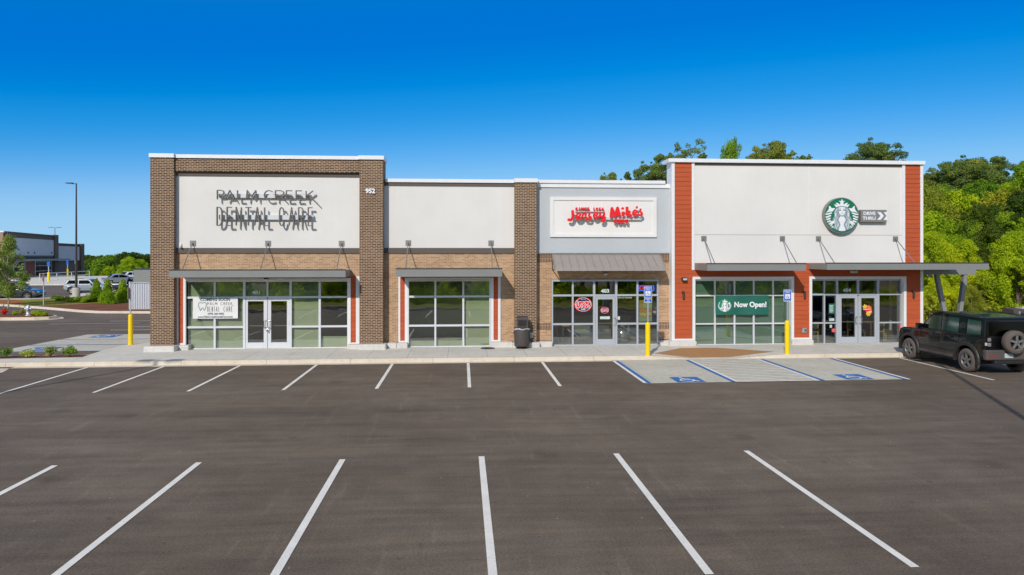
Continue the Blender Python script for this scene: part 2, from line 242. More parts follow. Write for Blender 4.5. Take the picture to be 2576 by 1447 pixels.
# ------------------------------------------------------------ mesh helpers
class MB:
    def __init__(s): s.v = []; s.f = []; s.sm = []
    def add(s, vs, fs, smooth=False):
        n = len(s.v); s.v += [tuple(map(float, p)) for p in vs]; s.f += [tuple(i + n for i in f) for f in fs]; s.sm += [smooth] * len(fs); return s
    def box(s, x0, x1, y0, y1, z0, z1):
        vs = [(x0, y0, z0), (x1, y0, z0), (x1, y1, z0), (x0, y1, z0), (x0, y0, z1), (x1, y0, z1), (x1, y1, z1), (x0, y1, z1)]
        return s.add(vs, [(0, 3, 2, 1), (4, 5, 6, 7), (0, 1, 5, 4), (1, 2, 6, 5), (2, 3, 7, 6), (3, 0, 4, 7)])
    def prism(s, pts, axis, a, b, fa=None):
        # pts: 2D polygon; axis 'x' -> pts (y,z); 'y' -> pts (x,z); 'z' -> pts (x,y)
        def P(p, h): return (h, p[0], p[1]) if axis == 'x' else ((p[0], h, p[1]) if axis == 'y' else (p[0], p[1], h))
        n = len(pts); area = sum(pts[i][0] * pts[(i + 1) % n][1] - pts[(i + 1) % n][0] * pts[i][1] for i in range(n))
        if (area < 0): pts = pts[::-1]
        vs = [P(p, a) for p in pts] + [P(p, b) for p in pts]
        flip = (axis == 'y') != (b < a)
        fs = [tuple(range(n))[::-1], tuple(range(n, 2 * n))] + [(i, (i + 1) % n, n + (i + 1) % n, n + i) for i in range(n)]
        if flip: fs = [f[::-1] for f in fs]
        return s.add(vs, fs)
    def bar(s, p, q, w, h=None, up=(0, 0, 1)):
        p = Vector(p); q = Vector(q); d = (q - p).normalized(); h = h or w; u = Vector(up)
        if abs(d.dot(u)) > .98: u = Vector((1, 0, 0))
        a = d.cross(u).normalized(); b = a.cross(d).normalized()
        vs = [c + a * (i * w / 2) + b * (j * h / 2) for c in (p, q) for i, j in ((-1, -1), (1, -1), (1, 1), (-1, 1))]
        return s.add(vs, [(3, 2, 1, 0), (4, 5, 6, 7), (0, 1, 5, 4), (1, 2, 6, 5), (2, 3, 7, 6), (3, 0, 4, 7)])
    def cyl(s, p, q, r, r2=None, n=16, caps=True):
        p = Vector(p); q = Vector(q); r2 = r if r2 is None else r2; d = (q - p).normalized(); u = Vector((0, 0, 1)) if abs(d.z) < .95 else Vector((1, 0, 0))
        a = d.cross(u).normalized(); b = d.cross(a)
        k = [(math.cos(2 * math.pi * i / n), math.sin(2 * math.pi * i / n)) for i in range(n)]
        vs = [p + (a * c + b * t) * r for c, t in k] + [q + (a * c + b * t) * r2 for c, t in k]
        s.add(vs, [(i, (i + 1) % n, n + (i + 1) % n, n + i) for i in range(n)], True)
        if caps: s.add([vs[i] for i in range(n)], [tuple(range(n))[::-1]]); s.add([vs[n + i] for i in range(n)], [tuple(range(n))])
        return s
    def tube(s, pts, r, n=8):
        for i in range(len(pts) - 1): s.cyl(pts[i], pts[i + 1], r, n=n)
        return s
    def lathe(s, prof, c=(0, 0, 0), n=24, axis='z'):
        vs = []
        for r, h in prof:
            for i in range(n):
                a = 2 * math.pi * i / n; x, y = r * math.cos(a), r * math.sin(a)
                vs.append((c[0] + x, c[1] + y, c[2] + h) if axis == 'z' else ((c[0] + h, c[1] + x, c[2] + y) if axis == 'x' else (c[0] + y, c[1] + h, c[2] + x)))
        fs = [(j * n + i, j * n + (i + 1) % n, (j + 1) * n + (i + 1) % n, (j + 1) * n + i) for j in range(len(prof) - 1) for i in range(n)]
        return s.add(vs, fs, True)
    def strokes(s, polys, w, y0, y1, closed=False, dy=.0006):
        # polys: list of polylines in (x,z); ribbon with thickness from y0 (front) to y1 (back)
        k = 0
        for pl in polys:
            for i in range(len(pl) - 1):
                (x0, z0), (x1, z1) = pl[i], pl[i + 1]; d = math.hypot(x1 - x0, z1 - z0)
                if d < 1e-6: continue
                ux, uz = (x1 - x0) / d, (z1 - z0) / d; nx, nz = -uz * w / 2, ux * w / 2
                yy = y0 + dy * .3 * (k % 61); k += 1
                s.prism([(x0 + nx, z0 + nz), (x1 + nx, z1 + nz), (x1 - nx, z1 - nz), (x0 - nx, z0 - nz)], 'y', yy, y1)
            for i in range(1, len(pl) - 1):
                yy = y0 + dy * .3 * (k % 61); k += 1
                s.prism([(pl[i][0] + w / 2 * math.cos(a * math.pi / 5), pl[i][1] + w / 2 * math.sin(a * math.pi / 5)) for a in range(10)], 'y', yy, y1)
        return s
    def build(s, name, mat, parent=None, origin=None, bevel=0, bseg=2, loc=None, smooth=None):
        me = bpy.data.meshes.new(name); me.from_pydata(s.v, [], s.f)
        for i, p in enumerate(me.polygons): p.use_smooth = s.sm[i] if smooth is None else smooth
        if mat: me.materials.append(M[mat] if isinstance(mat, str) else mat)
        ob = bpy.data.objects.new(name, me); COL.objects.link(ob)
        if parent is not None:
            top = parent
            while top.parent: top = top.parent
            o = Vector(top.get('_o', (0, 0, 0))); me.transform(Matrix.Translation(-o)); ob.parent = parent
        else:
            a = np.array(s.v); o = Vector(((a[:, 0].min() + a[:, 0].max()) / 2, (a[:, 1].min() + a[:, 1].max()) / 2, a[:, 2].min())) if origin is None else Vector(origin)
            me.transform(Matrix.Translation(-o)); ob.location = o; ob['_o'] = tuple(o)
        if loc is not None: ob.location = loc
        if bevel:
            b = ob.modifiers.new('bevel', 'BEVEL'); b.width = bevel; b.segments = bseg; b.limit_method = 'ANGLE'; b.angle_limit = R(35)
        me.update(); return ob
def tag(o, label=None, cat=None, group=None, kind=None):
    if label: o['label'] = label
    if cat: o['category'] = cat
    if group: o['group'] = group
    if kind: o['kind'] = kind
    return o
def empty(name, loc, label, cat, group=None, rz=0):
    o = bpy.data.objects.new(name, None); COL.objects.link(o); o.location = loc; o.rotation_euler = (0, 0, rz); o.empty_display_size = .3
    o['_o'] = tuple(loc) if rz == 0 else (0, 0, 0)
    return tag(o, label, cat, group)
def lempty(name, label, cat, group=None):          # thing built in local coordinates about the world origin, moved afterwards
    o = empty(name, (0, 0, 0), label, cat, group); return o
def place(o, loc, rz=0, s=1):
    o.location = loc; o.rotation_euler = (0, 0, rz); o.scale = (s, s, s) if not hasattr(s, '__len__') else s; return o
def copy_tree(o, parent=None):
    c = o.copy(); COL.objects.link(c); c.parent = parent
    for ch in o.children: copy_tree(ch, c)
    return c
_dg = None
def text_mb(txt, size, x, z, y0, y1, align='CENTER', bold=0, sx=1.0, space=1.0):
    cu = bpy.data.curves.new('tmp', 'FONT'); cu.body = txt; cu.size = size; cu.align_x = align; cu.align_y = 'CENTER'
    cu.offset = bold; cu.space_character = space; cu.resolution_u = 3; cu.extrude = .5
    ob = bpy.data.objects.new('tmp', cu); COL.objects.link(ob)
    dg = bpy.context.evaluated_depsgraph_get(); me = bpy.data.meshes.new_from_object(ob.evaluated_get(dg))
    mb = MB()
    mb.add([(x + v.co.x * sx, (y0 if v.co.z > 0 else y1), z + v.co.y) for v in me.vertices], [tuple(p.vertices) for p in me.polygons])
    bpy.data.objects.remove(ob); bpy.data.meshes.remove(me); bpy.data.curves.remove(cu)
    return mb
def merge(*mbs):
    r = MB()
    for m in mbs: r.add(m.v, m.f); r.sm[-len(m.f):] = m.sm
    return r
def poly_z(pts, z):          # flat or stepped sheet facing up
    mb = MB(); n = len(pts); area = sum(pts[i][0] * pts[(i + 1) % n][1] - pts[(i + 1) % n][0] * pts[i][1] for i in range(n))
    if area < 0: pts = pts[::-1]
    return mb.add([(p[0], p[1], z) for p in pts], [tuple(range(n))])
def slab(pts, z0, z1): return MB().prism(pts, 'z', z0, z1)
def smoothline(pts, n=5):
    out = []; P = [pts[0]] + list(pts) + [pts[-1]]
    for i in range(1, len(P) - 2):
        for k in range(n):
            t = k / n; a, b, c, d = P[i - 1], P[i], P[i + 1], P[i + 2]
            out.append(tuple(.5 * ((2 * b[j]) + (-a[j] + c[j]) * t + (2 * a[j] - 5 * b[j] + 4 * c[j] - d[j]) * t * t + (-a[j] + 3 * b[j] - 3 * c[j] + d[j]) * t ** 3) for j in (0, 1)))
    out.append(tuple(pts[-1])); return out

# ============================================================ THE SETTING
def terrain():
    xs = sorted(set([-900, -600, -400, -300, -220, -160, -120] + list(range(-100, 101, 20)) + [120, 160, 220, 300, 400, 600, 900])); ys = sorted(set([-400, -250, -150] + list(range(-100, 130, 20)) + [135, 150, 170, 200, 250, 320, 420, 600, 900, 1500]))
    def h(x, y):
        z = -.06
        if y > 135: z -= 9 * min(1, (y - 135) / 70)
        if x > 60: z += 0
        return z
    vs = [(x, y, h(x, y)) for y in ys for x in xs]; nx = len(xs)
    return MB().add(vs, [(j * nx + i, j * nx + i + 1, (j + 1) * nx + i + 1, (j + 1) * nx + i) for j in range(len(ys) - 1) for i in range(nx - 1)])
tag(terrain().build('ground', 'dirt', origin=(0, 0, 0)), kind='structure')
tag(slab([(-130, 7.6), (60, 7.6), (60, 31.5), (44, 31.5), (44, 60), (24, 60), (-130, 134)], -.3, 0).build('parking_lot', 'asphalt', origin=(0, 0, 0)), kind='structure')
tag(slab([(-60, -30), (60, -30), (60, 7.4), (-60, 7.4)], -.3, .12).build('verge', 'grass', origin=(0, 0, 0)), kind='structure')
tag(slab([(-60, 7.4), (60, 7.4), (60, 7.6), (-60, 7.6)], -.3, .15).build('kerb', 'curb_concrete', origin=(0, 0, 0)), kind='structure')

# sidewalk in front of the shops with the dipped ramp, kerb and gutter
KY = 25.74; RX = [(7.15, .15), (8.85, .012), (10.4, .012), (12.6, .15)]
sw = MB()
A_, B_, C_, D_ = (7.5, 26.35, .15), (9.05, 27.8, .15), (10.6, 27.8, .15), (12.45, 26.5, .15)
P1, E1, E2, P2 = (7.15, KY + .18, .15), (8.85, KY + .05, .014), (10.4, KY + .05, .014), (12.6, KY + .18, .15)
K0 = KY + .18
def quad_up(mb, *p): mb.add(p, [tuple(range(len(p)))])
quad_up(sw, (-14.35, K0, .15), (7.15, K0, .15), A_, B_, (9.05, 29.05, .15), (-14.35, 29.05, .15))
quad_up(sw, B_, C_, (10.6, 29.05, .15), (9.05, 29.05, .15)); quad_up(sw, C_, D_, P2, (23.5, K0, .15), (23.5, 29.05, .15), (10.6, 29.05, .15))
quad_up(sw, P1, E1, A_); quad_up(sw, P2, D_, E2)
quad_up(sw, (-16.0, K0, .15), (-14.35, K0, .15), (-14.35, 26.95, .15), (-18.5, 26.7, .15), (-18.5, K0, .15))
quad_up(sw, (-30, K0, .15), (-18.5, K0, .15), (-18.5, 26.7, .15), (-30, 26.5, .15))
quad_up(sw, (-14.35, 29.05, .15), (-12.2, 29.05, .15), (-12.2, 46, .15), (-13.9, 46, .15), (-13.9, 31.15, .15), (-14.45, 30.7, .15), (-14.55, 28.7, .15), (-14.35, 26.95, .15))
quad_up(sw, (20.1, 29.05, .15), (23.5, 29.05, .15), (23.5, 33, .15), (20.1, 33, .15))
tag(sw.build('sidewalk', 'sidewalk_concrete', origin=(0, 0, 0)), kind='structure')
kb = MB()
def kerb_run(mb, p, q, h0=.15, h1=.15, w=.18):   # kerb whose street face runs p->q, rounded nose
    (x0, y0), (x1, y1) = p, q; d = math.hypot(x1 - x0, y1 - y0); nx, ny = -(y1 - y0) / d, (x1 - x0) / d
    sec = [(0, 0), (.015, .8), (.045, .97), (w, 1)]
    vs = [(x0 + nx * a, y0 + ny * a, max(.002, h0 * b)) for a, b in sec] + [(x1 + nx * a, y1 + ny * a, max(.002, h1 * b)) for a, b in sec]
    vs += [(x0, y0, -.2), (x1, y1, -.2)]
    mb.add(vs, [(0, 4, 5, 1), (1, 5, 6, 2), (2, 6, 7, 3), (8, 9, 4, 0)])
kerb_run(kb, (-15.9, KY), (7.15, KY)); kerb_run(kb, (7.15, KY), (8.85, KY), .15, .012); kerb_run(kb, (8.85, KY), (10.4, KY), .012, .012)
kerb_run(kb, (10.4, KY), (12.6, KY), .012, .15); kerb_run(kb, (12.6, KY), (23.5, KY)); kerb_run(kb, (-30, KY - .1), (-15.9, KY))
kerb_run(kb, (23.5, KY), (23.5, 33))
kerb_run(kb, (-16.6, 20.0), (-16.1, 24.4)); kerb_run(kb, (-16.1, 24.4), (-16.35, 25.2)); kerb_run(kb, (-16.35, 25.2), (-17.2, 25.45)); 
# side kerb towards the left parking bay
kerb_run(kb, (-14.46, 30.7), (-14.55, 27.72)); kerb_run(kb, (-13.9, 46), (-13.9, 31.15)); kerb_run(kb, (-13.9, 31.15), (-14.46, 30.7))
kerb_run(kb, (-14.43, 27.72), (-18.5, 27.62)); kerb_run(kb, (-18.5, 27.62), (-30, 27.4))
tag(kb.build('kerb', 'curb_concrete', origin=(0, 0, 0)), kind='structure')
gt = MB(); gt.add([(-16.0, KY - .36, .004), (5.7, KY - .30, .004), (5.7, KY + .01, .004), (-16.0, KY + .01, .004)], [(0, 1, 2, 3)])
gt.add([(14.45, KY - .26, .004), (23.5, KY - .26, .004), (23.5, KY + .01, .004), (14.45, KY + .01, .004)], [(0, 1, 2, 3)])
gt.add([(-16.45, 20, .004), (-15.95, 20, .004), (-15.7, 24.6, .004), (-16.0, 25.4, .004), (-17.2, 25.45, .004), (-16.3, 25.2, .004), (-16.0, 24.4, .004)], [(0, 1, 2, 3, 4, 5, 6)])
tag(gt.build('gutter', 'curb_concrete', origin=(0, 0, 0)), kind='structure')
tp = MB(); e = .003
quad_up(tp, (E1[0] + .08, KY + .24, .03), (E2[0] - .05, KY + .24, .03), (10.6, 27.8, .153), (9.05, 27.8, .153)); quad_up(tp, (A_[0], A_[1], .153), (E1[0] + .08, KY + .24, .03), (9.05, 27.8, .153)); quad_up(tp, (E2[0] - .05, KY + .24, .03), (D_[0], D_[1], .153), (10.6, 27.8, .153))
tag(tp.build('ramp_surface', 'tactile', origin=(0, 0, 0)), kind='structure')
rp = MB(); quad_up(rp, (E1[0], KY + .05, .013), (E2[0], KY + .05, .013), (10.6, 27.8, .149), (9.05, 27.8, .149))
quad_up(rp, A_, E1, B_); quad_up(rp, D_, C_, E2)
tag(rp.build('ramp', 'sidewalk_concrete', origin=(0, 0, 0)), kind='structure')
# left: mulch bed beside the sidewalk, island nose, accessible pad
tag(slab([(-30, 26.5), (-18.5, 26.7), (-14.35, 26.95), (-14.45, 27.6), (-18.5, 27.45), (-30, 27.2)], 0, .145).build('mulch_bed', 'mulch', origin=(0, 0, 0)), kind='structure')
tag(slab([(-30, 19), (-16.75, 20), (-16.28, 24.4), (-16.5, 25.05), (-17.3, 25.25), (-30, 25.2)], 0, .13).build('mulch_bed', 'mulch', origin=(0, 0, 0)), kind='structure')
tag(poly_z([(-19.4, 29.6), (-14.4, 29.75), (-14.4, 30.7), (-13.88, 31.15), (-13.88, 36.0), (-18.9, 36.0)], .004).build('concrete_pad', 'pad_concrete', origin=(0, 0, 0)), kind='structure')
tag(poly_z([(5.72, 20.98), (14.42, 21.08), (14.45, KY + .01), (5.72, KY + .01)], .004).build('concrete_pad', 'pad_concrete', origin=(0, 0, 0)), kind='structure')

# painted markings: every stripe is a marking of its own
def stripe(x0, y0, x1, y1, w, m='paint_white', z=.008, name='parking_line', label=None, group=None, cap=False):
    d = math.hypot(x1 - x0, y1 - y0); nx, ny = -(y1 - y0) / d * w / 2, (x1 - x0) / d * w / 2
    o = poly_z([(x0 + nx, y0 + ny), (x1 + nx, y1 + ny), (x1 - nx, y1 - ny), (x0 - nx, y0 - ny)], z).build(name, m)
    return tag(o, kind='structure')
for x in (-13.35, -10.72, -8.05, -5.31, -2.57, .215, 2.985, 17.0, 19.75): stripe(x, 20.7, x + .0, KY - .3, .105)
for x in (-10.45, -7.73, -5.07, -2.34, .38, 3.09, 5.79): stripe(x, 8.35, x, 13.58, .115)
for x in (5.78, 8.60, 11.44, 14.3):
    s = 1 if x < 10 else -1
    wx = x - .075 if x in (5.78, 11.44 * 0) else x + .075
    if x == 11.44: wx = x - .11
    if x == 14.3: wx = x + .075
    stripe(wx, 21.0, wx - .0, 25.5, .105, z=.012); stripe(x + (.06 if wx < x else -.045), 21.0, x + (.06 if wx < x else -.045), 25.5, .13, 'paint_blue', z=.010, name='blue_line')
stripe(8.7, 21.03, 11.3, 21.06, .09, z=.014)
for k in range(9):                                  # hatch of the access aisle
    x0, y0 = 8.75, 21.0 + k * .62 + .25; x1, y1 = 11.25, y0 - 1.05
    if y0 > 25.45: x0 = 8.75 + (y0 - 25.45) / 1.05 * 2.5; y0 = 25.45
    if y1 < 21.05: x1 = x0 + (y0 - 21.05) / (y0 - y1) * (11.25 - x0); y1 = 21.05
    stripe(x0, y0, x1, y1, .085, z=.011, name='hatch_line')
def wheelchair_marks(cx, cy, s, ang, z):
    # white figure on a blue square; ang turns the symbol on the ground
    ca, sa = math.cos(ang), math.sin(ang)
    T = lambda p: (cx + s * (p[0] * ca - p[1] * sa), cy + s * (p[0] * sa + p[1] * ca))
    b = poly_z([T(p) for p in ((-.5, -.5), (.5, -.5), (.5, .5), (-.5, .5))], z).build('accessible_symbol', 'paint_blue'); tag(b, kind='structure')
    w = MB(); k = [0]
    def rib(pts, wd):
        for i in range(len(pts) - 1):
            (x0, y0), (x1, y1) = pts[i], pts[i + 1]; d = math.hypot(x1 - x0, y1 - y0); nx, ny = -(y1 - y0) / d * wd / 2, (x1 - x0) / d * wd / 2; k[0] += 1
            q = [T(p) for p in ((x0 + nx, y0 + ny), (x1 + nx, y1 + ny), (x1 - nx, y1 - ny), (x0 - nx, y0 - ny))]
            w.add([(a, c, z + .003 + .0004 * (k[0] % 5)) for a, c in q], [(0, 1, 2, 3)])
    rib([(-.05 + .23 * math.cos(a), -.14 + .23 * math.sin(a)) for a in [math.radians(d) for d in range(120, 400, 20)]], .07)
    rib([(-.12, .22), (-.08, -.02), (.16, -.04), (.25, -.32), (.34, -.29)], .085); rib([(-.10, .11), (.12, .11)], .06)
    w.add([(*T((-.14 + .065 * math.cos(a * .63), .34 + .065 * math.sin(a * .63))), z + .003) for a in range(10)], [tuple(range(10))])
    o = w.build('symbol_figure', 'paint_white', b)
wheelchair_marks(7.22, 21.5, .92, 0, .009); wheelchair_marks(12.83, 21.6, .92, 0, .009)
wheelchair_marks(-17.9, 30.6, 1.15, -math.pi / 2, .009); wheelchair_marks(-17.6, 35.2, 1.15, -math.pi / 2, .009)
for y, m in ((29.72, 'paint_blue'), (31.85, 'paint_blue'), (33.9, 'paint_blue')): stripe(-19.2, y, -14.5, y + .02, .10, m, z=.010, name='blue_line')
for y in (31.98, 33.77): stripe(-19.1, y, -14.2, y + .02, .08, z=.012)
for k in range(4): stripe(-18.9 + k * 1.2, 32.1, -17.3 + k * 1.0, 33.7, .08, z=.012, name='hatch_line')
for x0, y, x1 in ((-21.4, 43.2, -12.6), (-18.8, 38.0, -12.6), (-18.4, 39.7, -12.6)): stripe(x0, y, x1, y + .05, .11)
stripe(-24, 41.6, -19, 41.9, .09)
# far side of the drive: kerb, lawn with mulch, path, second lot
fk = [(-52, 64.5), (-42, 58.6), (-36, 56.6), (-31, 53.2), (-27, 50.2), (-25.2, 49.2), (-21.4, 48.7), (-8, 48.5)]
lawn = [(-52, 64.7), (-42, 58.8), (-36, 56.8), (-31, 53.4), (-27, 50.4), (-25.2, 49.45), (-21.4, 48.9), (-8, 48.7), (-8, 80), (-34, 80), (-37.2, 71.8), (-35.6, 66.3), (-38.2, 63.4), (-46, 63.0), (-52, 66)]
tag(slab(lawn, -.1, .12).build('lawn', 'grass', origin=(0, 0, 0)), kind='structure')
fkb = MB()
for a, b in zip(fk[:-1], fk[1:]): kerb_run(fkb, a, b, .15, .15, .22)
tag(fkb.build('kerb', 'curb_concrete', origin=(0, 0, 0)), kind='structure')
tag(slab([(-32.6, 54.6), (-31, 53.5), (-27, 50.5), (-25.2, 49.55), (-21.4, 49.0), (-8, 48.8), (-8, 58), (-25, 58.5), (-29.5, 58)], 0, .135).build('mulch_bed', 'mulch', origin=(0, 0, 0)), kind='structure')
tag(slab([(-52, 64.8), (-42, 59.0), (-36, 57.0), (-35.2, 56.5), (-36.6, 60), (-39, 63.1), (-52, 65.6)], 0, .133).build('pine_straw_bed', 'pine_straw', origin=(0, 0, 0)), kind='structure')
tag(slab([(-52, 66), (-46, 63.0), (-38.2, 63.4), (-35.6, 66.3), (-37.2, 71.8), (-34, 80), (-35, 80), (-38.8, 72), (-37, 66.8), (-39, 64.5), (-46, 64.2), (-52, 67.2)], 0, .15).build('path', 'sidewalk_concrete', origin=(0, 0, 0)), kind='structure')
tag(slab([(-62, 96), (-50, 96), (-34, 104), (-34, 112), (-90, 150), (-110, 150), (-66, 108)], -.1, .15).build('sidewalk', 'sidewalk_concrete', origin=(0, 0, 0)), kind='structure')
def island(pts, cx, cy):
    grow = lambda k: [(cx + (x - cx) * k[0], cy + (y - cy) * k[1]) for x, y in pts]
    tag(slab(grow((1.16, 1.36)), -.1, .006).build('gutter', 'curb_concrete', origin=(0, 0, 0)), kind='structure')
    tag(slab(pts, -.1, .15).build('kerb', 'curb_concrete', origin=(0, 0, 0)), kind='structure')
    tag(slab(grow((.93, .80)), 0, .17).build('mulch_bed', 'mulch', origin=(0, 0, 0)), kind='structure')
island([(-31.5, 44.7), (-28, 44.45), (-26.6, 44.5), (-25.9, 44.85), (-25.7, 45.4), (-26.2, 46.1), (-27.4, 46.7), (-29, 46.9), (-32.2, 46.9)], -28.6, 45.7)
# embankment of leaf litter and rough grass under the wood on the right
emb = MB().add([(24, 40, -.04), (60, 36, -.04), (110, 36, .3), (110, 150, 2), (60, 150, 2.2), (10, 150, 1.5), (8, 60, .3), (24, 58, .4), (60, 60, 1.6)], [(0, 1, 8, 7), (1, 2, 3, 8), (8, 3, 4), (7, 8, 4, 5), (7, 5, 6)])
tag(emb.build('bank', 'dirt', origin=(0, 0, 0)), kind='structure')

# ============================================================ THE SHOP BUILDING
BL = empty('retail_building', (3.8, 28.6, .15), 'long single storey row of shops in dark brick, white render and orange boards', 'building')
def siding_panel(mb, x0, x1, z0, z1, y, base=.44, h=.198):   # lapped boards, each one tilting out at its foot
    k = math.floor((z0 - base) / h)
    while base + k * h < z1 - 1e-4:
        a, b = max(z0, base + k * h), min(z1, base + (k + 1) * h); k += 1
        if b - a < .01: continue
        mb.prism([(y - .022, a), (y - .004, b), (y + .05, b), (y + .05, a)], 'x', x0, x1)
    return mb
def wallbox(name, mat, *bxs, bevel=0, parent=BL):
    for b in bxs: o = MB().box(*b).build(name, mat, parent, bevel=bevel)
    return o
# --- core of the building: floor, back and party walls, roof
wallbox('shell', 'interior_wall', (-12.3, -12.1, 29.2, 47, .0, 7.2), (20.0, 20.15, 38.0, 47, .0, 7.2), (20.0, 20.15, 29.0, 29.5, .0, 7.2), (20.0, 20.15, 29.5, 38.0, 2.9, 7.2), (20.0, 20.15, 29.5, 38.0, .0, .5), (-12.3, 20.15, 46.8, 47, .0, 7.0))
wallbox('party_wall', 'interior_wall', (-3.75, -3.65, 29.1, 46.8, .0, 6.6)); wallbox('party_wall', 'interior_wall', (2.6, 2.7, 29.1, 46.8, .0, 6.6)); wallbox('party_wall', 'interior_wall', (9.35, 9.45, 29.1, 46.8, .0, 6.6))
wallbox('floor_slab', 'interior_floor', (-12.1, 20.0, 29.06, 46.8, .05, .152))
wallbox('roof', 'roof_membrane', (-12.2, 20.1, 29.3, 46.9, 6.55, 6.7))
wallbox('ceiling', 'interior_dark', (-12.1, 20.0, 29.25, 46.8, 3.3, 3.4))
wallbox('exterior_wall', 'tan_brick', (-12.42, -12.31, 29.45, 47.1, .1, 7.2), (20.16, 20.24, 38.0, 47.1, .1, 7.2), (20.16, 20.24, 29.3, 29.5, .1, 7.2), (20.16, 20.24, 29.5, 38.0, 2.9, 7.2), (20.16, 20.24, 29.5, 38.0, .1, .5))
wallbox('side_mullion', 'aluminium', *[(20.03, 20.12, 29.5 + i * 1.2, 29.57 + i * 1.2, .5, 2.9) for i in range(8)])
MB().add([(20.08, 29.5, .5), (20.08, 38, .5), (20.08, 38, 2.9), (20.08, 29.5, 2.9)], [(0, 1, 2, 3)]).build('side_glazing', 'car_glass', BL)
# --- dental bay
PX = [(-12.55, -11.64), (-4.23, -3.27)]
for a, b in PX: wallbox('brick_pier', 'dark_brick', (a, b, 28.5, 29.5, .36, 7.95))
wallbox('brick_band', 'dark_brick', (-11.64, -4.23, 28.6, 29.4, 7.42, 7.95))
wallbox('coping', 'coping', (-12.58, -11.6, 28.43, 29.6, 7.95, 8.115), bevel=.01); wallbox('coping', 'coping', (-4.27, -3.22, 28.43, 29.6, 7.95, 8.115), bevel=.01); wallbox('coping', 'coping', (-11.6, -4.27, 28.53, 29.5, 7.95, 8.10), bevel=.01)
wallbox('stucco_panel', 'white_stucco', (-11.64, -4.23, 28.76, 29.3, 4.31, 7.25))
wallbox('trim_band', 'dark_band', (-11.64, -4.23, 28.72, 29.3, 7.25, 7.42)); wallbox('trim_band', 'dark_band', (-11.64, -4.23, 28.72, 29.3, 4.10, 4.31))
wallbox('brick_wall', 'tan_brick', (-11.64, -4.23, 28.78, 29.3, 3.16, 4.10))
m = MB(); siding_panel(m, -11.57, -11.38, .42, 3.16, 28.82); siding_panel(m, -4.63, -4.42, .38, 3.16, 28.82); siding_panel(m, -11.38, -4.63, 3.07, 3.16, 28.82); m.build('siding', 'orange_siding', BL)
wallbox('white_trim', 'white_trim', (-11.64, -11.57, 28.80, 29.1, .34, 3.14), (-11.38, -11.28, 28.79, 29.1, .34, 3.07), (-11.28, -4.76, 28.79, 29.1, 2.97, 3.07), (-4.76, -4.63, 28.79, 29.1, .28, 3.07), (-4.42, -4.23, 28.80, 29.1, .28, 3.3), (-11.57, -11.38, 28.795, 29.1, .34, .42), (-4.63, -4.42, 28.795, 29.1, .28, .38), bevel=.006)
for bx in ((-12.70, -11.50, 28.22, 28.9, .05, .37), (-11.50, -11.10, 28.62, 29.1, .05, .35), (-4.75, -4.25, 28.5, 29.1, .05, .33), (-4.25, -3.12, 28.22, 28.9, .05, .37)): wallbox('plinth', 'plinth_concrete', bx, bevel=.05)
# --- middle bay
wallbox('stucco_panel', 'white_stucco', (-3.27, 2.22, 28.94, 29.3, 4.32, 6.93)); wallbox('trim_band', 'dark_band', (-3.27, 2.22, 28.9, 29.3, 6.93, 7.07)); wallbox('trim_band', 'dark_band', (-3.27, 2.22, 28.9, 29.3, 4.09, 4.32))
wallbox('joint_bead', 'cream_stucco', (-2.73, -2.71, 28.932, 28.95, 4.33, 6.92), (1.58, 1.60, 28.932, 28.95, 4.33, 6.92))
wallbox('coping', 'coping', (-3.22, 2.17, 28.84, 29.5, 7.07, 7.22), bevel=.01)
wallbox('brick_wall', 'tan_brick', (-3.27, 2.22, 28.95, 29.3, 3.16, 4.09), (-3.27, -2.68, 28.95, 29.3, .36, 3.16), (1.62, 2.22, 28.95, 29.3, .36, 3.16))
m = MB(); siding_panel(m, -2.60, -2.41, .42, 3.16, 28.94); siding_panel(m, 1.32, 1.51, .42, 3.16, 28.94); siding_panel(m, -2.41, 1.32, 3.07, 3.16, 28.94); m.build('siding', 'orange_siding', BL)
wallbox('white_trim', 'white_trim', (-2.68, -2.60, 28.91, 29.1, .33, 3.12), (-2.41, -2.29, 28.91, 29.1, .33, 3.07), (-2.29, 1.20, 28.91, 29.1, 2.96, 3.07), (1.20, 1.32, 28.91, 29.1, .33, 3.07), (1.51, 1.62, 28.91, 29.1, .33, 3.12), (-2.60, -2.41, 28.905, 29.1, .33, .42), (1.32, 1.51, 28.905, 29.1, .33, .42), bevel=.006)
for bx in ((-3.12, -2.72, 28.6, 29.1, .05, .36), (-2.72, -2.27, 28.62, 29.1, .05, .36), (1.16, 2.12, 28.6, 29.1, .05, .36)): wallbox('plinth', 'plinth_concrete', bx, bevel=.04)
wallbox('brick_pier', 'dark_brick', (2.20, 3.13, 28.6, 29.4, .36, 7.07)); wallbox('coping', 'coping', (2.17, 3.17, 28.52, 29.5, 7.07, 7.24), bevel=.01)
wallbox('plinth', 'plinth_concrete', (2.12, 3.25, 28.42, 28.9, .05, .36), bevel=.05); wallbox('plinth', 'plinth_concrete', (3.25, 3.80, 28.6, 29.1, .05, .36), bevel=.04)
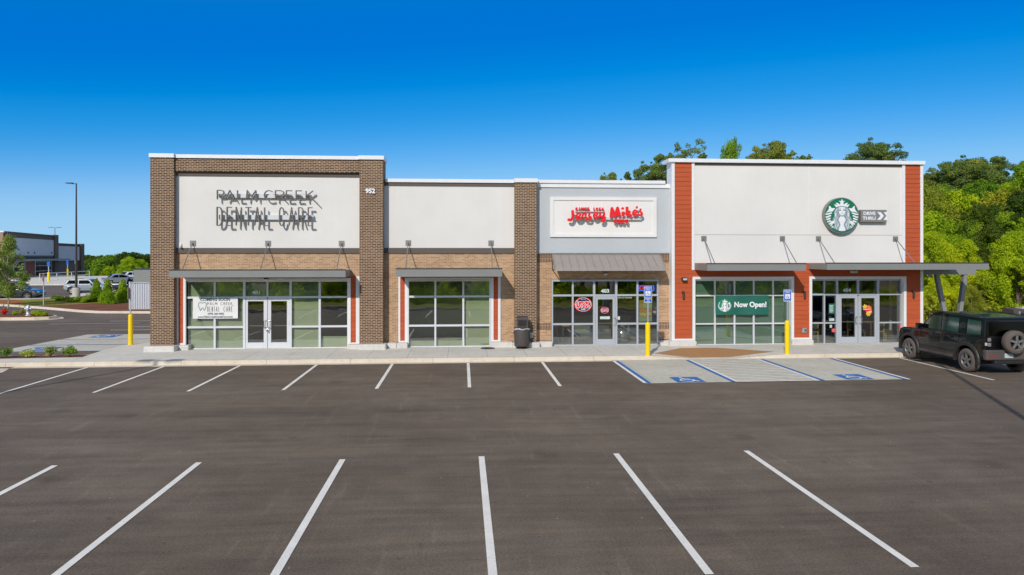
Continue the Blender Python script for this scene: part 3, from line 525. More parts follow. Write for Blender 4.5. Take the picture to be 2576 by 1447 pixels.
# --- sandwich shop bay
wallbox('coping', 'coping', (3.17, 8.72, 28.82, 29.5, 7.08, 7.22), bevel=.01); wallbox('fascia_board', 'white_trim', (3.17, 8.93, 28.88, 29.3, 6.91, 7.08))
wallbox('stucco_panel', 'grey_stucco', (3.17, 8.93, 28.94, 29.3, 4.12, 6.91)); wallbox('metal_flashing', 'galvanised', (3.17, 8.93, 28.9, 29.0, 4.085, 4.12)); wallbox('corner_trim', 'galvanised', (3.15, 3.19, 28.91, 29.0, 4.12, 6.91))
wallbox('brick_wall', 'tan_brick', (3.13, 8.93, 28.96, 29.3, 2.98, 3.71), (3.13, 3.79, 28.96, 29.3, 1.11, 2.98), (8.44, 8.93, 28.96, 29.3, 1.11, 2.98), (3.13, 3.79, 28.96, 29.3, .41, .82), (8.44, 8.93, 28.96, 29.3, .41, .82))
wallbox('soldier_course', 'soldier_brick', (3.13, 8.93, 28.955, 29.3, 3.71, 4.085), (3.13, 3.79, 28.955, 29.3, .82, 1.11), (8.44, 8.93, 28.955, 29.3, .82, 1.11), (3.13, 3.79, 28.955, 29.3, .33, .41), (8.44, 8.93, 28.955, 29.3, .33, .41))
wallbox('plinth', 'plinth_concrete', (8.44, 9.0, 28.66, 29.1, .05, .34), bevel=.04)
# --- coffee shop block
wallbox('coping', 'coping', (8.76, 20.23, 28.49, 29.4, 7.98, 8.14), bevel=.012)
wallbox('block_core', 'cream_stucco', (8.94, 20.17, 28.72, 29.35, 3.10, 7.98))
wallbox('stucco_panel', 'white_stucco', (9.92, 19.23, 28.64, 28.72, 3.68, 7.87)); wallbox('trim_band', 'dark_band', (9.92, 19.23, 28.62, 28.72, 7.87, 7.98))
wallbox('joint_bead', 'dark_band', (9.93, 19.23, 28.637, 28.66, 4.885, 4.897)); wallbox('joint_bead', 'cream_stucco', (13.95, 13.965, 28.635, 28.66, 4.9, 7.86), (15.0, 15.015, 28.635, 28.66, 4.9, 7.86))
m = MB(); siding_panel(m, 9.05, 9.80, .44, 7.97, 28.62); m.build('siding', 'orange_siding', BL)
m = MB(); siding_panel(m, 19.36, 20.06, .44, 7.97, 28.62); m.build('siding', 'orange_siding', BL)
m = MB(); siding_panel(m, 9.80, 19.36, 3.09, 3.68, 28.62); siding_panel(m, 14.32, 15.01, .44, 3.09, 28.62); m.build('siding', 'orange_siding', BL)
wallbox('white_trim', 'white_trim', (8.92, 9.05, 28.58, 29.3, .36, 7.98), (9.80, 9.92, 28.58, 28.74, 3.38, 7.98), (19.23, 19.36, 28.58, 28.74, 3.38, 7.98), (20.06, 20.19, 28.58, 29.3, .36, 7.98), (9.05, 9.83, 28.585, 28.9, .36, .44), (14.32, 15.01, 28.585, 28.9, .36, .44), (19.41, 20.06, 28.585, 28.9, .36, .44), bevel=.006)
wallbox('white_trim', 'white_trim', (9.83, 9.95, 28.57, 28.9, .36, 3.09), (14.20, 14.32, 28.57, 28.9, .36, 3.09), (9.95, 14.20, 28.57, 28.9, 2.98, 3.09), (15.01, 15.13, 28.57, 28.9, .36, 3.09), (19.29, 19.41, 28.57, 28.9, .36, 3.09), (15.13, 19.29, 28.57, 28.9, 2.98, 3.09), bevel=.006)
for bx in ((8.80, 9.98, 28.45, 28.95, .05, .36), (14.18, 15.15, 28.45, 28.95, .05, .36), (19.28, 20.32, 28.45, 28.95, .05, .36)): wallbox('plinth', 'plinth_concrete', bx, bevel=.05)
wallbox('infill_wall', 'interior_wall', (9.0, 9.95, 28.8, 29.3, .1, 3.1), (14.36, 15.1, 28.8, 29.3, .1, 3.1), (19.6, 20.05, 28.8, 29.3, .1, 3.1))
wallbox('downspout', 'bronze', (20.26, 20.36, 29.6, 29.72, .2, 7.0))

# --- storefronts: aluminium frame, panes, doors
def storefront(cols, rows, zb, zt, Y, skip=None, dep=.11, mat='aluminium'):
    """cols: (centre, width) of mullions; rows: (z0, z1) of transoms"""
    m = MB(); x0 = cols[0][0] - cols[0][1] / 2; x1 = cols[-1][0] + cols[-1][1] / 2
    for c, w in cols:
        if skip and skip[0] + .01 < c < skip[1] - .01: m.box(c - w / 2, c + w / 2, Y - dep + .006, Y + .02, skip[2], zt)
        else: m.box(c - w / 2, c + w / 2, Y - dep, Y + .02, zb, zt + .003)
    for i in range(len(cols) - 1):
        a, b = cols[i][0] + cols[i][1] / 2, cols[i + 1][0] - cols[i + 1][1] / 2
        ins = skip and skip[0] - .01 <= cols[i][0] and cols[i + 1][0] <= skip[1] + .01
        for z0, z1 in rows:
            if ins and z1 < skip[2]: continue
            m.box(a, b, Y - dep + .004, Y + .02, z0, z1)
        if ins: m.box(a - .001, b + .001, Y - dep + .008, Y + .02, skip[2] - .04, skip[2] + .05)
    f = m.build('storefront_window', mat, BL)
    g = MB(); 
    for i in range(len(cols) - 1):
        a, b = cols[i][0] + cols[i][1] / 2, cols[i + 1][0] - cols[i + 1][1] / 2
        ins = skip and skip[0] - .01 <= cols[i][0] and cols[i + 1][0] <= skip[1] + .01
        rr = [r for r in rows if not (ins and r[1] < skip[2])]
        for (l, h), (l2, h2) in zip(rr[:-1], rr[1:]):
            t = random.uniform(-.0035, .0035); t2 = random.uniform(-.004, .004); lo = max(h, skip[2] + .05) if ins else h
            g.add([(a, Y - .045 + t, lo), (b, Y - .045 - t, lo), (b, Y - .045 - t + t2, l2), (a, Y - .045 + t + t2, l2)], [(0, 1, 2, 3)])
        if ins and len(rr) == 1:
            g.add([(a, Y - .045, skip[2] + .05), (b, Y - .045, skip[2] + .05), (b, Y - .045, rr[0][0]), (a, Y - .045, rr[0][0])], [(0, 1, 2, 3)])
    g.build('pane', 'store_glass', f); return f
def door(x0, x1, z0, z1, Y, gx0, gx1, gz0, gz1, handle_x, sgn, bar=True, mat='aluminium'):
    m = MB(); y0 = Y - .085
    m.box(x0, gx0, y0, Y, z0, z1); m.box(gx1, x1, y0, Y, z0, z1); m.box(gx0, gx1, y0 + .002, Y, z0, gz0); m.box(gx0, gx1, y0 + .002, Y, gz1, z1)
    d = m.build('door', mat, BL, bevel=.004)
    MB().add([(gx0, Y - .04, gz0), (gx1, Y - .04, gz0), (gx1, Y - .037, gz1), (gx0, Y - .037, gz1)], [(0, 1, 2, 3)]).build('pane', 'door_glass', d)
    if bar: MB().box(gx0, gx1, Y + .03, Y + .06, 1.06, 1.10).build('push_bar', 'paper_sage', d)
    h = MB().tube([(handle_x, y0, 1.02), (handle_x + .0, y0 - .06, 1.02), (handle_x + sgn * .07, y0 - .07, 1.04), (handle_x + sgn * .07, y0 - .07, 1.30), (handle_x, y0 - .06, 1.32), (handle_x, y0, 1.32)], .013)
    h.build('handle', 'steel', d)
    MB().box(x0 if sgn > 0 and handle_x > (x0 + x1) / 2 else x1 - .012, x0 + .012 if sgn > 0 and handle_x > (x0 + x1) / 2 else x1, y0 - .02, y0, 1.1, 1.25).build('hinge', 'galvanised', d)
    return d
R0 = [(.11, .19), (1.01, 1.09), (2.23, 2.31), (2.91, 2.97)]
storefront([(-11.31, .06), (-10.165, .08), (-8.98, .10), (-8.045, .07), (-7.105, .09), (-5.92, .09), (-4.76, .06)], R0, .11, 2.97, 29.0, skip=(-8.98, -7.105, 2.27))
door(-8.93, -8.055, .155, 2.24, 29.0, -8.84, -8.20, .40, 2.11, -8.10, -1); door(-8.035, -7.155, .155, 2.24, 29.0, -7.90, -7.26, .40, 2.11, -7.99, 1)
storefront([(-2.27, .06), (-1.135, .075), (.04, .08), (1.17, .06)], R0, .11, 2.96, 29.0)
R3 = [(.12, .20), (1.03, 1.11), (2.255, 2.335), (2.89, 2.97)]
storefront([(3.825, .06), (4.705, .075), (5.63, .09), (6.59, .09), (7.515, .075), (8.41, .06)], R3, .12, 2.97, 29.0, skip=(5.63, 6.59, 2.26), mat='silver_frame')
door(5.68, 6.54, .155, 2.22, 29.0, 5.79, 6.44, .41, 2.12, 6.50, 1, mat='silver_frame')
R5 = [(.10, .175), (1.02, 1.08), (2.24, 2.30), (2.90, 2.98)]
storefront([(9.985, .07), (10.88, .06), (11.75, .06), (12.605, .06), (13.47, .06), (14.30, .07)], R5, .10, 2.98, 28.86)
storefront([(15.18, .07), (15.78, .06), (16.36, .09), (17.32, .10), (18.23, .11), (19.42, .07)], [(.10, .17), (1.02, 1.08), (2.26, 2.33), (2.90, 2.98)], .10, 2.98, 28.86, skip=(16.36, 18.23, 2.27), mat='silver_frame')
door(16.41, 17.31, .155, 2.23, 28.86, 16.57, 17.19, .43, 2.13, 17.25, -1, mat='silver_frame'); door(17.33, 18.18, .155, 2.23, 28.86, 17.47, 18.09, .43, 2.13, 17.39, 1, mat='silver_frame')
# --- paper and film hung behind panes (wrinkled sheets)
FN = {}
def conform(o, key, loc):      # print lies on the wrinkled cloth
    for v in o.data.vertices: v.co.y += FN[key](v.co.x + loc[0], v.co.z + loc[2])
def sheet(name, x0, x1, z0, z1, Y, mat, amp=.008, parent=BL, seed=0, nx=14, nz=12):
    rnd = random.Random(seed * 31 + int(x0 * 100)); ph = [(rnd.uniform(2, 7), rnd.uniform(-6, 6), rnd.uniform(0, 6), rnd.uniform(.3, 1)) for _ in range(6)]
    vs = []
    for j in range(nz + 1):
        for i in range(nx + 1):
            x = x0 + (x1 - x0) * i / nx; z = z0 + (z1 - z0) * j / nz
            vs.append((x, Y + amp * sum(a * math.sin(p * x + q * z + r) for p, q, r, a in ph) / 3, z))
    FN[name + str(x0)] = lambda x, z: amp * sum(a * math.sin(p * x + q * z + r) for p, q, r, a in ph) / 3
    return MB().add(vs, [(j * (nx + 1) + i, j * (nx + 1) + i + 1, (j + 1) * (nx + 1) + i + 1, (j + 1) * (nx + 1) + i) for j in range(nz) for i in range(nx)]).build(name, mat, parent, smooth=True)
for i, (a, b) in enumerate(((-11.28, -10.17), (-10.16, -8.99), (-7.1, -5.93))): sheet('window_paper', a, b, .16, 2.93, 29.05, 'paper_sage', seed=i, amp=.014)
sheet('window_paper', -8.97, -7.12, 2.28, 2.93, 29.05, 'paper_sage', seed=5); sheet('window_paper', -5.9, -4.79, .16, .62, 29.06, 'paper_sage', seed=6)
sheet('window_paper', .11, 1.14, .16, 2.93, 29.05, 'paper_sage', seed=7); sheet('window_paper', -2.24, .0, .16, .40, 29.06, 'paper_sage', seed=8)
for i in range(5): sheet('window_film', 10.0 + i * .86, 10.0 + i * .86 + .85, .16, 2.93, 28.90, 'paper_teal', seed=11 + i)
wallbox('added_sage_floor', 'sage_floor', (-3.6, 2.55, 29.2, 33.0, .153, .165)); wallbox('added_sage_screen', 'paper_sage', (-3.6, 2.55, 32.6, 32.65, .17, 3.2))  # sage floor and screen added indoors to lighten the middle panes
# --- metal canopies hung from rods
def canopy(x0, x1, yf, yb, z0, z1, rods, plate_z, yw, rlean=0, rl=.0):
    m = MB(); t = .05
    m.box(x0, x1, yf, yf + t, z0, z1); m.box(x0, x0 + t, yf + t, yb, z0 + .003, z1 - .003); m.box(x1 - t, x1, yf + t, yb, z0 + .003, z1 - .003)
    c = m.build('canopy', 'canopy_metal', BL)
    MB().box(x0 + t, x1 - t, yf + t, yb, z0 + .10, z0 + .16).build('deck', 'canopy_metal', c); MB().box(x0 - .02, x1 + .02, yf - .02, yf + .05, z1, z1 + .035).build('drip_edge', 'bronze', c)
    for xp in rods:
        p = MB().box(xp - .11, xp + .11, yw - .03, yw, plate_z - .11, plate_z + .11); p.build('wall_plate', 'rod_metal', c)
        MB().cyl((xp, yw - .03, plate_z), (xp, yw - .09, plate_z - .02), .03, n=8).cyl((xp + rl, yw - .07, plate_z - .02), (xp + rl, yf + .2, z1 - .02), .020, n=8).build('tie_rod', 'rod_metal', c)
    return c
canopy(-11.38, -4.62, 27.45, 28.78, 3.14, 3.42, (-10.98, -7.98, -5.0), 4.50, 28.76)
canopy(-2.63, 1.60, 27.45, 28.95, 3.15, 3.46, (-2.27, 1.21), 4.53, 28.94)
canopy(9.93, 14.09, 27.1, 28.62, 3.38, 3.655, (10.34, 13.82), 4.73, 28.64)
canopy(14.99, 22.03, 27.1, 28.62, 3.41, 3.675, (15.44, 18.94), 4.73, 28.64)
# --- side canopy over the drive-through window, on two leaning posts
m = MB().box(20.3, 22.03, 28.62, 28.67, 3.41, 3.66).box(20.3, 21.98, 28.67, 30.6, 3.5, 3.56).box(21.98, 22.03, 28.67, 30.6, 3.41, 3.66).box(20.3, 22.03, 30.6, 30.65, 3.41, 3.66)
sc_ = m.build('side_canopy', 'canopy_metal', BL)
MB().box(20.3, 23.2, 29.3, 29.55, 3.14, 3.36).build('beam', 'canopy_metal', sc_); MB().box(20.32, 20.5, 28.67, 29.3, 3.2, 3.4).build('beam', 'canopy_metal', sc_); MB().box(20.3, 23.0, 29.5, 30.9, 3.37, 3.47).build('roof_deck', 'canopy_metal', sc_)
MB().bar((21.40, 29.42, 3.14), (22.06, 29.42, .1), .17).build('leaning_post', 'canopy_metal', sc_); MB().bar((22.75, 29.42, 3.14), (22.32, 29.42, .1), .17).build('leaning_post', 'canopy_metal', sc_)
# --- standing seam awning over the sandwich shop
aw = MB(); ax0, ax1 = 3.81, 8.50
aw.add([(ax0, 28.02, 3.52), (ax1, 28.02, 3.52), (ax1, 28.95, 4.06), (ax0, 28.95, 4.06), (ax0, 28.0, 3.36), (ax1, 28.0, 3.36), (ax0, 28.95, 3.98), (ax1, 28.95, 3.98)], [(0, 1, 2, 3), (4, 5, 1, 0), (0, 3, 6, 4), (1, 5, 7, 2)])
awo = aw.build('awning', 'awning_metal', BL)
sm = MB()
for i in range(15):
    x = ax0 + .02 + (ax1 - ax0 - .04) * i / 14; sm.bar((x, 28.01, 3.54), (x, 28.94, 4.08), .018, .04); sm.bar((x, 27.995, 3.365), (x, 28.012, 3.535), .016, .02)
sm.build('seam', 'awning_metal', awo)
br = MB()
for x in (ax0 + .03, ax1 - .03): br.bar((x, 28.05, 3.40), (x, 28.95, 3.40), .03); br.bar((x, 28.95, 3.36), (x, 28.95, 4.0), .03)
br.build('bracket', 'bronze', awo)
# --- dark canopy end shading the drive-through wall etc. is real; interior fittings follow
def thing_box(name, mat, label, cat, boxes, group=None, bevel=0):
    m = MB()
    for b in boxes: m.box(*b)
    return tag(m.build(name, mat, bevel=bevel), label, cat, group)
thing_box('service_counter', 'counter', 'pale green service counter inside the glass door marked 403', 'counter', [(5.2, 8.0, 32.0, 32.7, .15, 1.15)], bevel=.01)
thing_box('service_counter', 'wood_pale', 'long wooden bar counter at the back behind the doors marked 404', 'counter', [(15.5, 19.0, 36.0, 36.8, .15, 1.2)], bevel=.01)
def stool(x, y, label):
    t = empty('bar_stool', (x, y, .15), label, 'stool', 'wooden seats behind the leftmost panes of the sandwich shop')
    MB().lathe([(0, .74), (.19, .74), (.21, .77), (.2, .80), (0, .81)], (x, y, .15), 20).build('seat', 'wood_seat', t)
    for dx, dy in ((-1, -1), (1, -1), (1, 1), (-1, 1)): MB().cyl((x + dx * .12, y + dy * .12, .90), (x + dx * .2, y + dy * .2, .15), .014, n=8).build('leg', 'steel', t)
    MB().tube([(x - .17, y - .17, .42), (x + .17, y - .17, .42), (x + .17, y + .17, .42), (x - .17, y + .17, .42), (x - .17, y - .17, .42)], .010).build('footrest', 'steel', t)
stool(3.98, 29.75, 'stool with an orange wooden seat nearest the left brick edge of the shop marked 403'); stool(4.55, 29.75, 'wooden topped stool beside the second pane of the shop marked 403')
def chair(x, y, rz, label):
    t = lempty('cafe_chair', label, 'chair', 'wooden chairs inside the coffee shop')
    MB().box(-.24, .24, -.22, .24, .42, .47).build('seat', 'wood_pale', t, bevel=.01); MB().box(-.26, .26, .20, .25, .50, .86).build('backrest', 'cushion_green', t, bevel=.01)
    for sx, sy, h in ((-1, -1, .45), (1, -1, .45), (-1, 1, .88), (1, 1, .88)): MB().box(sx * .26 - .022, sx * .26 + .022, sy * .23 - .022, sy * .23 + .022, 0, h).build('leg', 'wood_pale', t)
    return place(t, (x, y, .152), rz)
chair(15.55, 29.6, math.pi, 'wooden chair with a green back filling the lower left pane beside the doors marked 404'); chair(17.9, 29.9, 1.7, 'wooden chair seen side-on through the right leaf of the doors marked 404'); chair(18.75, 29.55, 2.4, 'wooden chair behind the rightmost lower pane of the coffee shop')
chair(16.9, 30.6, 2.9, 'dim wooden chair deeper inside behind the left leaf of the doors marked 404')
def table(x, y, r, h, label):
    t = empty('cafe_table', (x, y, .152), label, 'table')
    MB().lathe([(0, h - .03), (r - .02, h - .03), (r, h - .015), (r - .01, h), (0, h)], (x, y, .152), 28).build('tabletop', 'wood_seat', t); MB().cyl((x, y, .17), (x, y, .15 + h - .03), .035).lathe([(0, .0), (.26, .0), (.25, .02), (0, .03)], (x, y, .152)).build('pedestal', 'dark_metal', t)
table(19.0, 30.2, .48, .76, 'round wooden table behind the rightmost pane of the coffee shop')
t = empty('waste_bin', (7.0, 29.6, .152), 'round stainless steel bin standing inside to the right of the door marked 403', 'bin')
MB().lathe([(0, 0), (.24, 0), (.24, .72), (0, .72)], (7.0, 29.6, .152), 28).build('body', 'steel', t); MB().lathe([(.25, .72), (.25, .86), (.2, .92), (.0, .94)], (7.0, 29.6, .152), 28).build('lid', 'steel', t)

# ============================================================ SIGNS ON THE FACADE
def arc(cx, cy, rx, ry, a0, a1, n=8): return [(cx + rx * math.cos(R(a0 + (a1 - a0) * i / n)), cy + ry * math.sin(R(a0 + (a1 - a0) * i / n))) for i in range(n + 1)]
GL = {  # thin geometric capitals, unit height, (strokes, width)
 'P': ([[(0, 0), (0, 1)], [(0, 1), (.33, 1)] + arc(.33, .74, .27, .26, 90, -90) + [(0, .48)]], .60),
 'A': ([[(0, 0), (.40, 1), (.80, 0)], [(.14, .34), (.66, .34)]], .80),
 'L': ([[(0, 1), (0, 0), (.50, 0)]], .50), 'M': ([[(0, 0), (.08, 1), (.50, .30), (.92, 1), (1.0, 0)]], 1.0),
 'C': ([arc(.52, .5, .52, .5, 48, 312, 16)], .92), 'R': ([[(0, 0), (0, 1), (.33, 1)] + arc(.33, .74, .26, .26, 90, -90) + [(0, .48)], [(.30, .48), (.62, 0)]], .62),
 'E': ([[(.56, 1), (0, 1), (0, 0), (.56, 0)], [(0, .5), (.50, .5)]], .56), 'K': ([[(0, 0), (0, 1)], [(.62, 1), (.05, .48)], [(.18, .60), (1.02, -.42)]], .62),
 'D': ([[(0, 0), (0, 1), (.2, 1)] + arc(.2, .68, .3, .32, 90, 0, 4) + arc(.2, .32, .3, .32, 0, -90, 4) + [(0, 0)]], .5),
 'N': ([[(0, 0), (0, 1), (.5, 0), (.5, 1)]], .5), 'T': ([[(0, 1), (.56, 1)], [(.28, 1), (.28, 0)]], .56)}
def word(txt, x, z, h, wsc, gap, space):
    out = []
    for ch in txt:
        if ch == ' ': x += space; continue
        st, w = GL[ch]; out += [(ch, [[(x + px * wsc, z + pz * h) for px, pz in pl] for pl in st])]; x += w * wsc + gap
    return out, x - gap
def fit(txt, x0, x1, z0, h, gap, space):
    n = sum(GL[c][1] for c in txt if c != ' '); g = gap * (len(txt.replace(' ', '')) - 1) + 0 * gap; sp = txt.count(' ') * space
    ws = (x1 - x0 - gap * (sum(1 for c in txt if c != ' ') - 1) - sp) / n
    return word(txt, x0, z0, h, ws, gap, space)[0]
ps = empty('shop_sign', (-8.0, 28.6, 5.2), 'thin grey raised dental practice letters on the white panel between brick piers', 'sign')
# first line: wide letters; second: tall narrow letters
MB().box(-9.90, -6.25, 28.62, 28.76, 6.36, 6.52).build('raceway', 'raceway', ps); MB().box(-9.90, -6.12, 28.62, 28.76, 5.47, 5.66).build('raceway', 'raceway', ps)
GL['c'] = ([arc(.25, .74, .25, .26, 0, 180, 8) + arc(.25, .26, .25, .26, 180, 360, 8)], .5)
def line_at(txt, pxs, z0, h, w):      # letter by letter, positions measured on the wall
    for ch, (a, b) in zip(txt, pxs):
        st, gw = GL[ch]; x = -9.94 + (a - 182) * .00268; k = (b - a) * .00268 / gw
        MB().strokes([[(x + px * k, z0 + pz * h) for px, pz in pl] for pl in st], w, 28.47, 28.57).build('letter', 'letter_grey', ps)
line_at('PALMCREEK', [(188, 285), (308, 438), (486, 555), (618, 768), (884, 1010), (1050, 1180), (1212, 1298), (1358, 1442), (1508, 1612)], 6.28, .37, .034)
line_at('DENTALcARE', [(184, 256), (332, 398), (466, 542), (605, 688), (738, 820), (888, 946), (1110, 1172), (1250, 1330), (1396, 1466), (1540, 1602)], 5.22, .74, .037)
t = text_mb('952', .26, -3.78, 6.65, 28.44, 28.49, bold=.012).build('address_number', 'sign_white'); tag(t, 'small raised white address number 952 on the brick pier', 'number')
def numsign(txt, x, z, Y, label):
    t = text_mb(txt, .21, x, z, Y, Y + .004, bold=.008, sx=1.15).build('unit_number', 'number_white'); tag(t, label, 'number')
numsign('401', -8.50, 2.46, 28.945, 'pale number 401 on the glass above the chained double doors'); numsign('403', 6.12, 2.47, 28.945, 'pale number 403 on the glass above the single door'); numsign('404', 16.83, 2.47, 28.80, 'pale number 404 on the glass above the right-hand double doors')
# red script sign
def A3p(pts): return [(6.02 + (x - 1190) * .00207, 5.74 - (y - 690) * .00207) for x, y in pts]
fr = empty('sign_panel', (6.04, 28.9, 4.79), 'raised off-white rectangular panel with a frame on the grey wall', 'panel')
MB().box(3.88, 8.20, 28.90, 28.96, 4.92, 6.36).build('board', 'cream_stucco', fr)
m = MB(); m.box(3.73, 3.88, 28.86, 28.96, 4.79, 6.50); m.box(8.20, 8.35, 28.86, 28.96, 4.79, 6.50); m.box(3.88, 8.20, 28.86, 28.96, 4.79, 4.92); m.box(3.88, 8.20, 28.86, 28.96, 6.36, 6.50); m.build('frame', 'cream_stucco', fr)
js = empty('shop_sign', (6.02, 28.8, 5.2), 'bright red script letters on the off-white framed panel', 'sign')
SC = {'J': [[(528, 612), (537, 700), (527, 765), (490, 808), (440, 795)]],
 'e1': [[(625, 738), (675, 722), (690, 690), (655, 672), (615, 705), (608, 755), (640, 790), (695, 782), (722, 750)]],
 'r': [[(742, 668), (738, 715), (722, 762)], [(740, 706), (778, 672), (806, 684), (796, 735), (812, 785), (845, 782)]],
 's1': [[(893, 650), (868, 712), (880, 728), (906, 745), (905, 782), (866, 795), (832, 776)]],
 'e2': [[(985, 715), (1032, 695), (1042, 664), (1008, 650), (975, 688), (972, 738), (1008, 765), (1052, 745), (1082, 715)]],
 'y': [[(1108, 655), (1098, 705), (1128, 735), (1170, 708), (1190, 655)], [(1190, 655), (1182, 725), (1196, 785), (1162, 830), (1130, 822), (1145, 782), (1205, 762)]],
 'M': [[(1325, 745), (1345, 562), (1408, 715), (1462, 552), (1508, 722)]], 'i': [[(1573, 630), (1582, 725)], [(1568, 556), (1569, 564), (1568, 572)]],
 'k': [[(1660, 528), (1662, 715)], [(1726, 618), (1675, 668), (1758, 722)]],
 'e3': [[(1792, 660), (1846, 648), (1856, 615), (1820, 602), (1788, 640), (1795, 690), (1838, 706), (1892, 682)]],
 'q': [[(1868, 520), (1868, 532), (1858, 562)]], 's2': [[(1950, 572), (1930, 618), (1962, 648), (1972, 688), (1936, 704), (1896, 684)]]}
for k, pls in SC.items():
    w = .118 if k in ('M', 'J', 'k', 'i') else .080
    MB().strokes([A3p(smoothline(p, 4) if len(p) > 3 and k != 'M' else p) for p in pls], w, 28.60, 28.66).build('letter', 'sign_red', js)
MB().box(4.75, 7.65, 28.76, 28.9, 5.53, 5.64).build('raceway', 'raceway', js)
for i, ch in enumerate('SINCE 1956'):
    if ch != ' ': text_mb(ch, .155, 4.84 + i * .126, 5.98, 28.72, 28.84, bold=.010).build('small_letter', 'sign_red', js)
for i, ch in enumerate('SUBS'): text_mb(ch, .19, 6.50 + i * .168, 5.46, 28.62, 28.80, bold=.014).build('small_letter', 'sign_red', js)
MB().box(4.8, 6.02, 28.8, 28.9, 5.86, 5.91).build('raceway', 'raceway', js)

# round emblem, drawn in unit coordinates (x right, z up, radius 1) from the sign itself
def disc_pts(r, n=48): return [(r * math.cos(2 * math.pi * i / n), r * math.sin(2 * math.pi * i / n)) for i in range(n)]
def E(x, y): return ((x - 1010) / 560, (730 - y) / 590)
def mirror(p): return [(-x, z) for x, z in p][::-1]
def emblem(parent, cx, cz, r, y, green='sign_green', depth=.0, detail=True, plate=True, lay=.003):
    def lay_poly(mb, pts, k): mb.prism([(cx + x * r, cz + z * r) for x, z in pts], 'y', y - k * lay, y - k * lay + lay * .9)
    def lay_line(mb, pts, w, k): mb.strokes([[(cx + x * r, cz + z * r) for x, z in smoothline(pts, 4)]], w * r, y - k * lay, y - k * lay + lay * .8, dy=lay * .06)
    if plate:
        m = MB(); m.prism([(cx + x * r, cz + z * r) for x, z in disc_pts(1.0)], 'y', y, y + depth); m.build('disc', green, parent)
    w = MB()
    star = [E(1010 + (118 if i % 2 == 0 else 48) * math.sin(i * math.pi / 5), 272 - (105 if i % 2 == 0 else 44) * math.cos(i * math.pi / 5)) for i in range(10)]
    lay_poly(w, star, 2)
    crown = [E(*p) for p in [(820, 460), (745, 350), (820, 365), (868, 400), (800, 300), (870, 305), (925, 345), (950, 375), (975, 290), (1045, 290), (1070, 375), (1095, 345), (1150, 305), (1220, 300), (1152, 400), (1200, 365), (1275, 350), (1200, 460), (1140, 430), (1010, 412), (880, 430)]]
    lay_poly(w, crown, 1)
    body = [E(*p) for p in [(820, 490), (900, 440), (1010, 428), (1120, 440), (1200, 490), (1250, 560), (1280, 640), (1270, 740), (1330, 850), (1335, 900), (1265, 980), (1270, 1060), (1330, 1160), (1240, 1205), (1120, 1250), (1010, 1262), (900, 1250), (790, 1205), (700, 1160), (760, 1060), (760, 980), (700, 900), (705, 850), (765, 740), (745, 640), (770, 560)]]
    fish = [E(*p) for p in [(480, 640), (545, 560), (580, 490), (575, 410), (612, 415), (650, 455), (665, 490), (720, 480), (790, 488), (745, 540), (700, 600), (600, 610)]]
    for q in (fish, mirror(fish)): lay_poly(w, q, 2)
    for a, (x0, yy, x1, y2) in enumerate([(455, 690, 675, 650), (462, 785, 645, 740), (485, 865, 630, 830), (520, 945, 635, 910), (570, 1020, 700, 1000), (620, 1085, 690, 1045), (665, 1135, 722, 1100)]):
        ln = [E(x0 + 10, yy), E(x0 + (x1 - x0) * .4, yy - 2), E(x0 + (x1 - x0) * .7, y2 + 12), E(x1 - 8, y2)]
        for q in (ln, [(-x, z) for x, z in ln]): lay_line(w, q, .082 if a < 5 else .06, 2)
    arm = [E(*p) for p in [(790, 900), (740, 905), (640, 935), (600, 975), (690, 1022), (760, 1000), (790, 985)]]
    for q in (arm, mirror(arm)): lay_poly(w, q, 4)
    w.build('crown_and_tails', 'sign_white', parent)
    b = MB(); lay_poly(b, body, 3); b.build('hair', 'siren_grey', parent)
    f = MB(); lay_poly(f, [E(*p) for p in [(900, 470), (1010, 440), (1120, 470), (1125, 560), (1095, 670), (1050, 725), (1010, 735), (970, 725), (925, 670), (895, 560)]], 5)
    lay_poly(f, [E(*p) for p in [(960, 760), (1060, 760), (1110, 830), (1130, 890), (1080, 980), (1060, 1060), (1110, 1170), (1120, 1252), (1010, 1265), (900, 1252), (910, 1170), (960, 1060), (940, 980), (890, 890), (910, 830)]], 5)
    for x in (0, 75, 150):
        ln = [E(*p) for p in [(850 - x * .3, 500 + x * .5), (815 - x * .1, 600), (825 - x * .3, 700), (850 - x * .4, 800), (845 - x * .6, 900), (890 - x * .6, 1000), (900 - x * .7, 1090), (860 - x * .6, 1210 - x * .3)]]
        for q in (ln, [(-a_, b_) for a_, b_ in ln]): lay_line(f, q, .035, 4)
    f.build('face_and_body', 'sign_white', parent)
    if detail:
        d = MB()
        for s in (1, -1):
            T = lambda pts: [(s * x, z) for x, z in [E(*p) for p in pts]]
            lay_line(d, T([(1040, 520), (1075, 505), (1125, 525)]), .022, 6); lay_line(d, T([(1045, 565), (1085, 550), (1125, 568)]), .05, 6)
            lay_line(d, T([(1095, 740), (1140, 830), (1180, 880), (1130, 980), (1100, 1060), (1150, 1170), (1150, 1240)]), .030, 6)
            lay_line(d, T([(1160, 600), (1150, 700), (1190, 800), (1240, 880), (1190, 990), (1185, 1060), (1215, 1150), (1225, 1210)]), .024, 6)
            lay_line(d, T([(1120, 470), (1175, 540), (1215, 640), (1200, 740), (1270, 850), (1290, 900), (1235, 990), (1240, 1060), (1280, 1170)]), .018, 6)
        lay_line(d, [E(960, 745), E(1010, 755), E(1060, 745)], .035, 6); lay_line(d, [E(975, 668), E(1010, 675), E(1045, 668)], .022, 6); lay_line(d, [E(995, 628), E(1010, 634), E(1025, 628)], .014, 6)
        d.build('line_work', 'siren_line', parent)
ds = empty('round_sign', (16.37, 28.5, 4.96), 'round green and white emblem sign of a crowned long-haired woman on the white wall', 'sign')
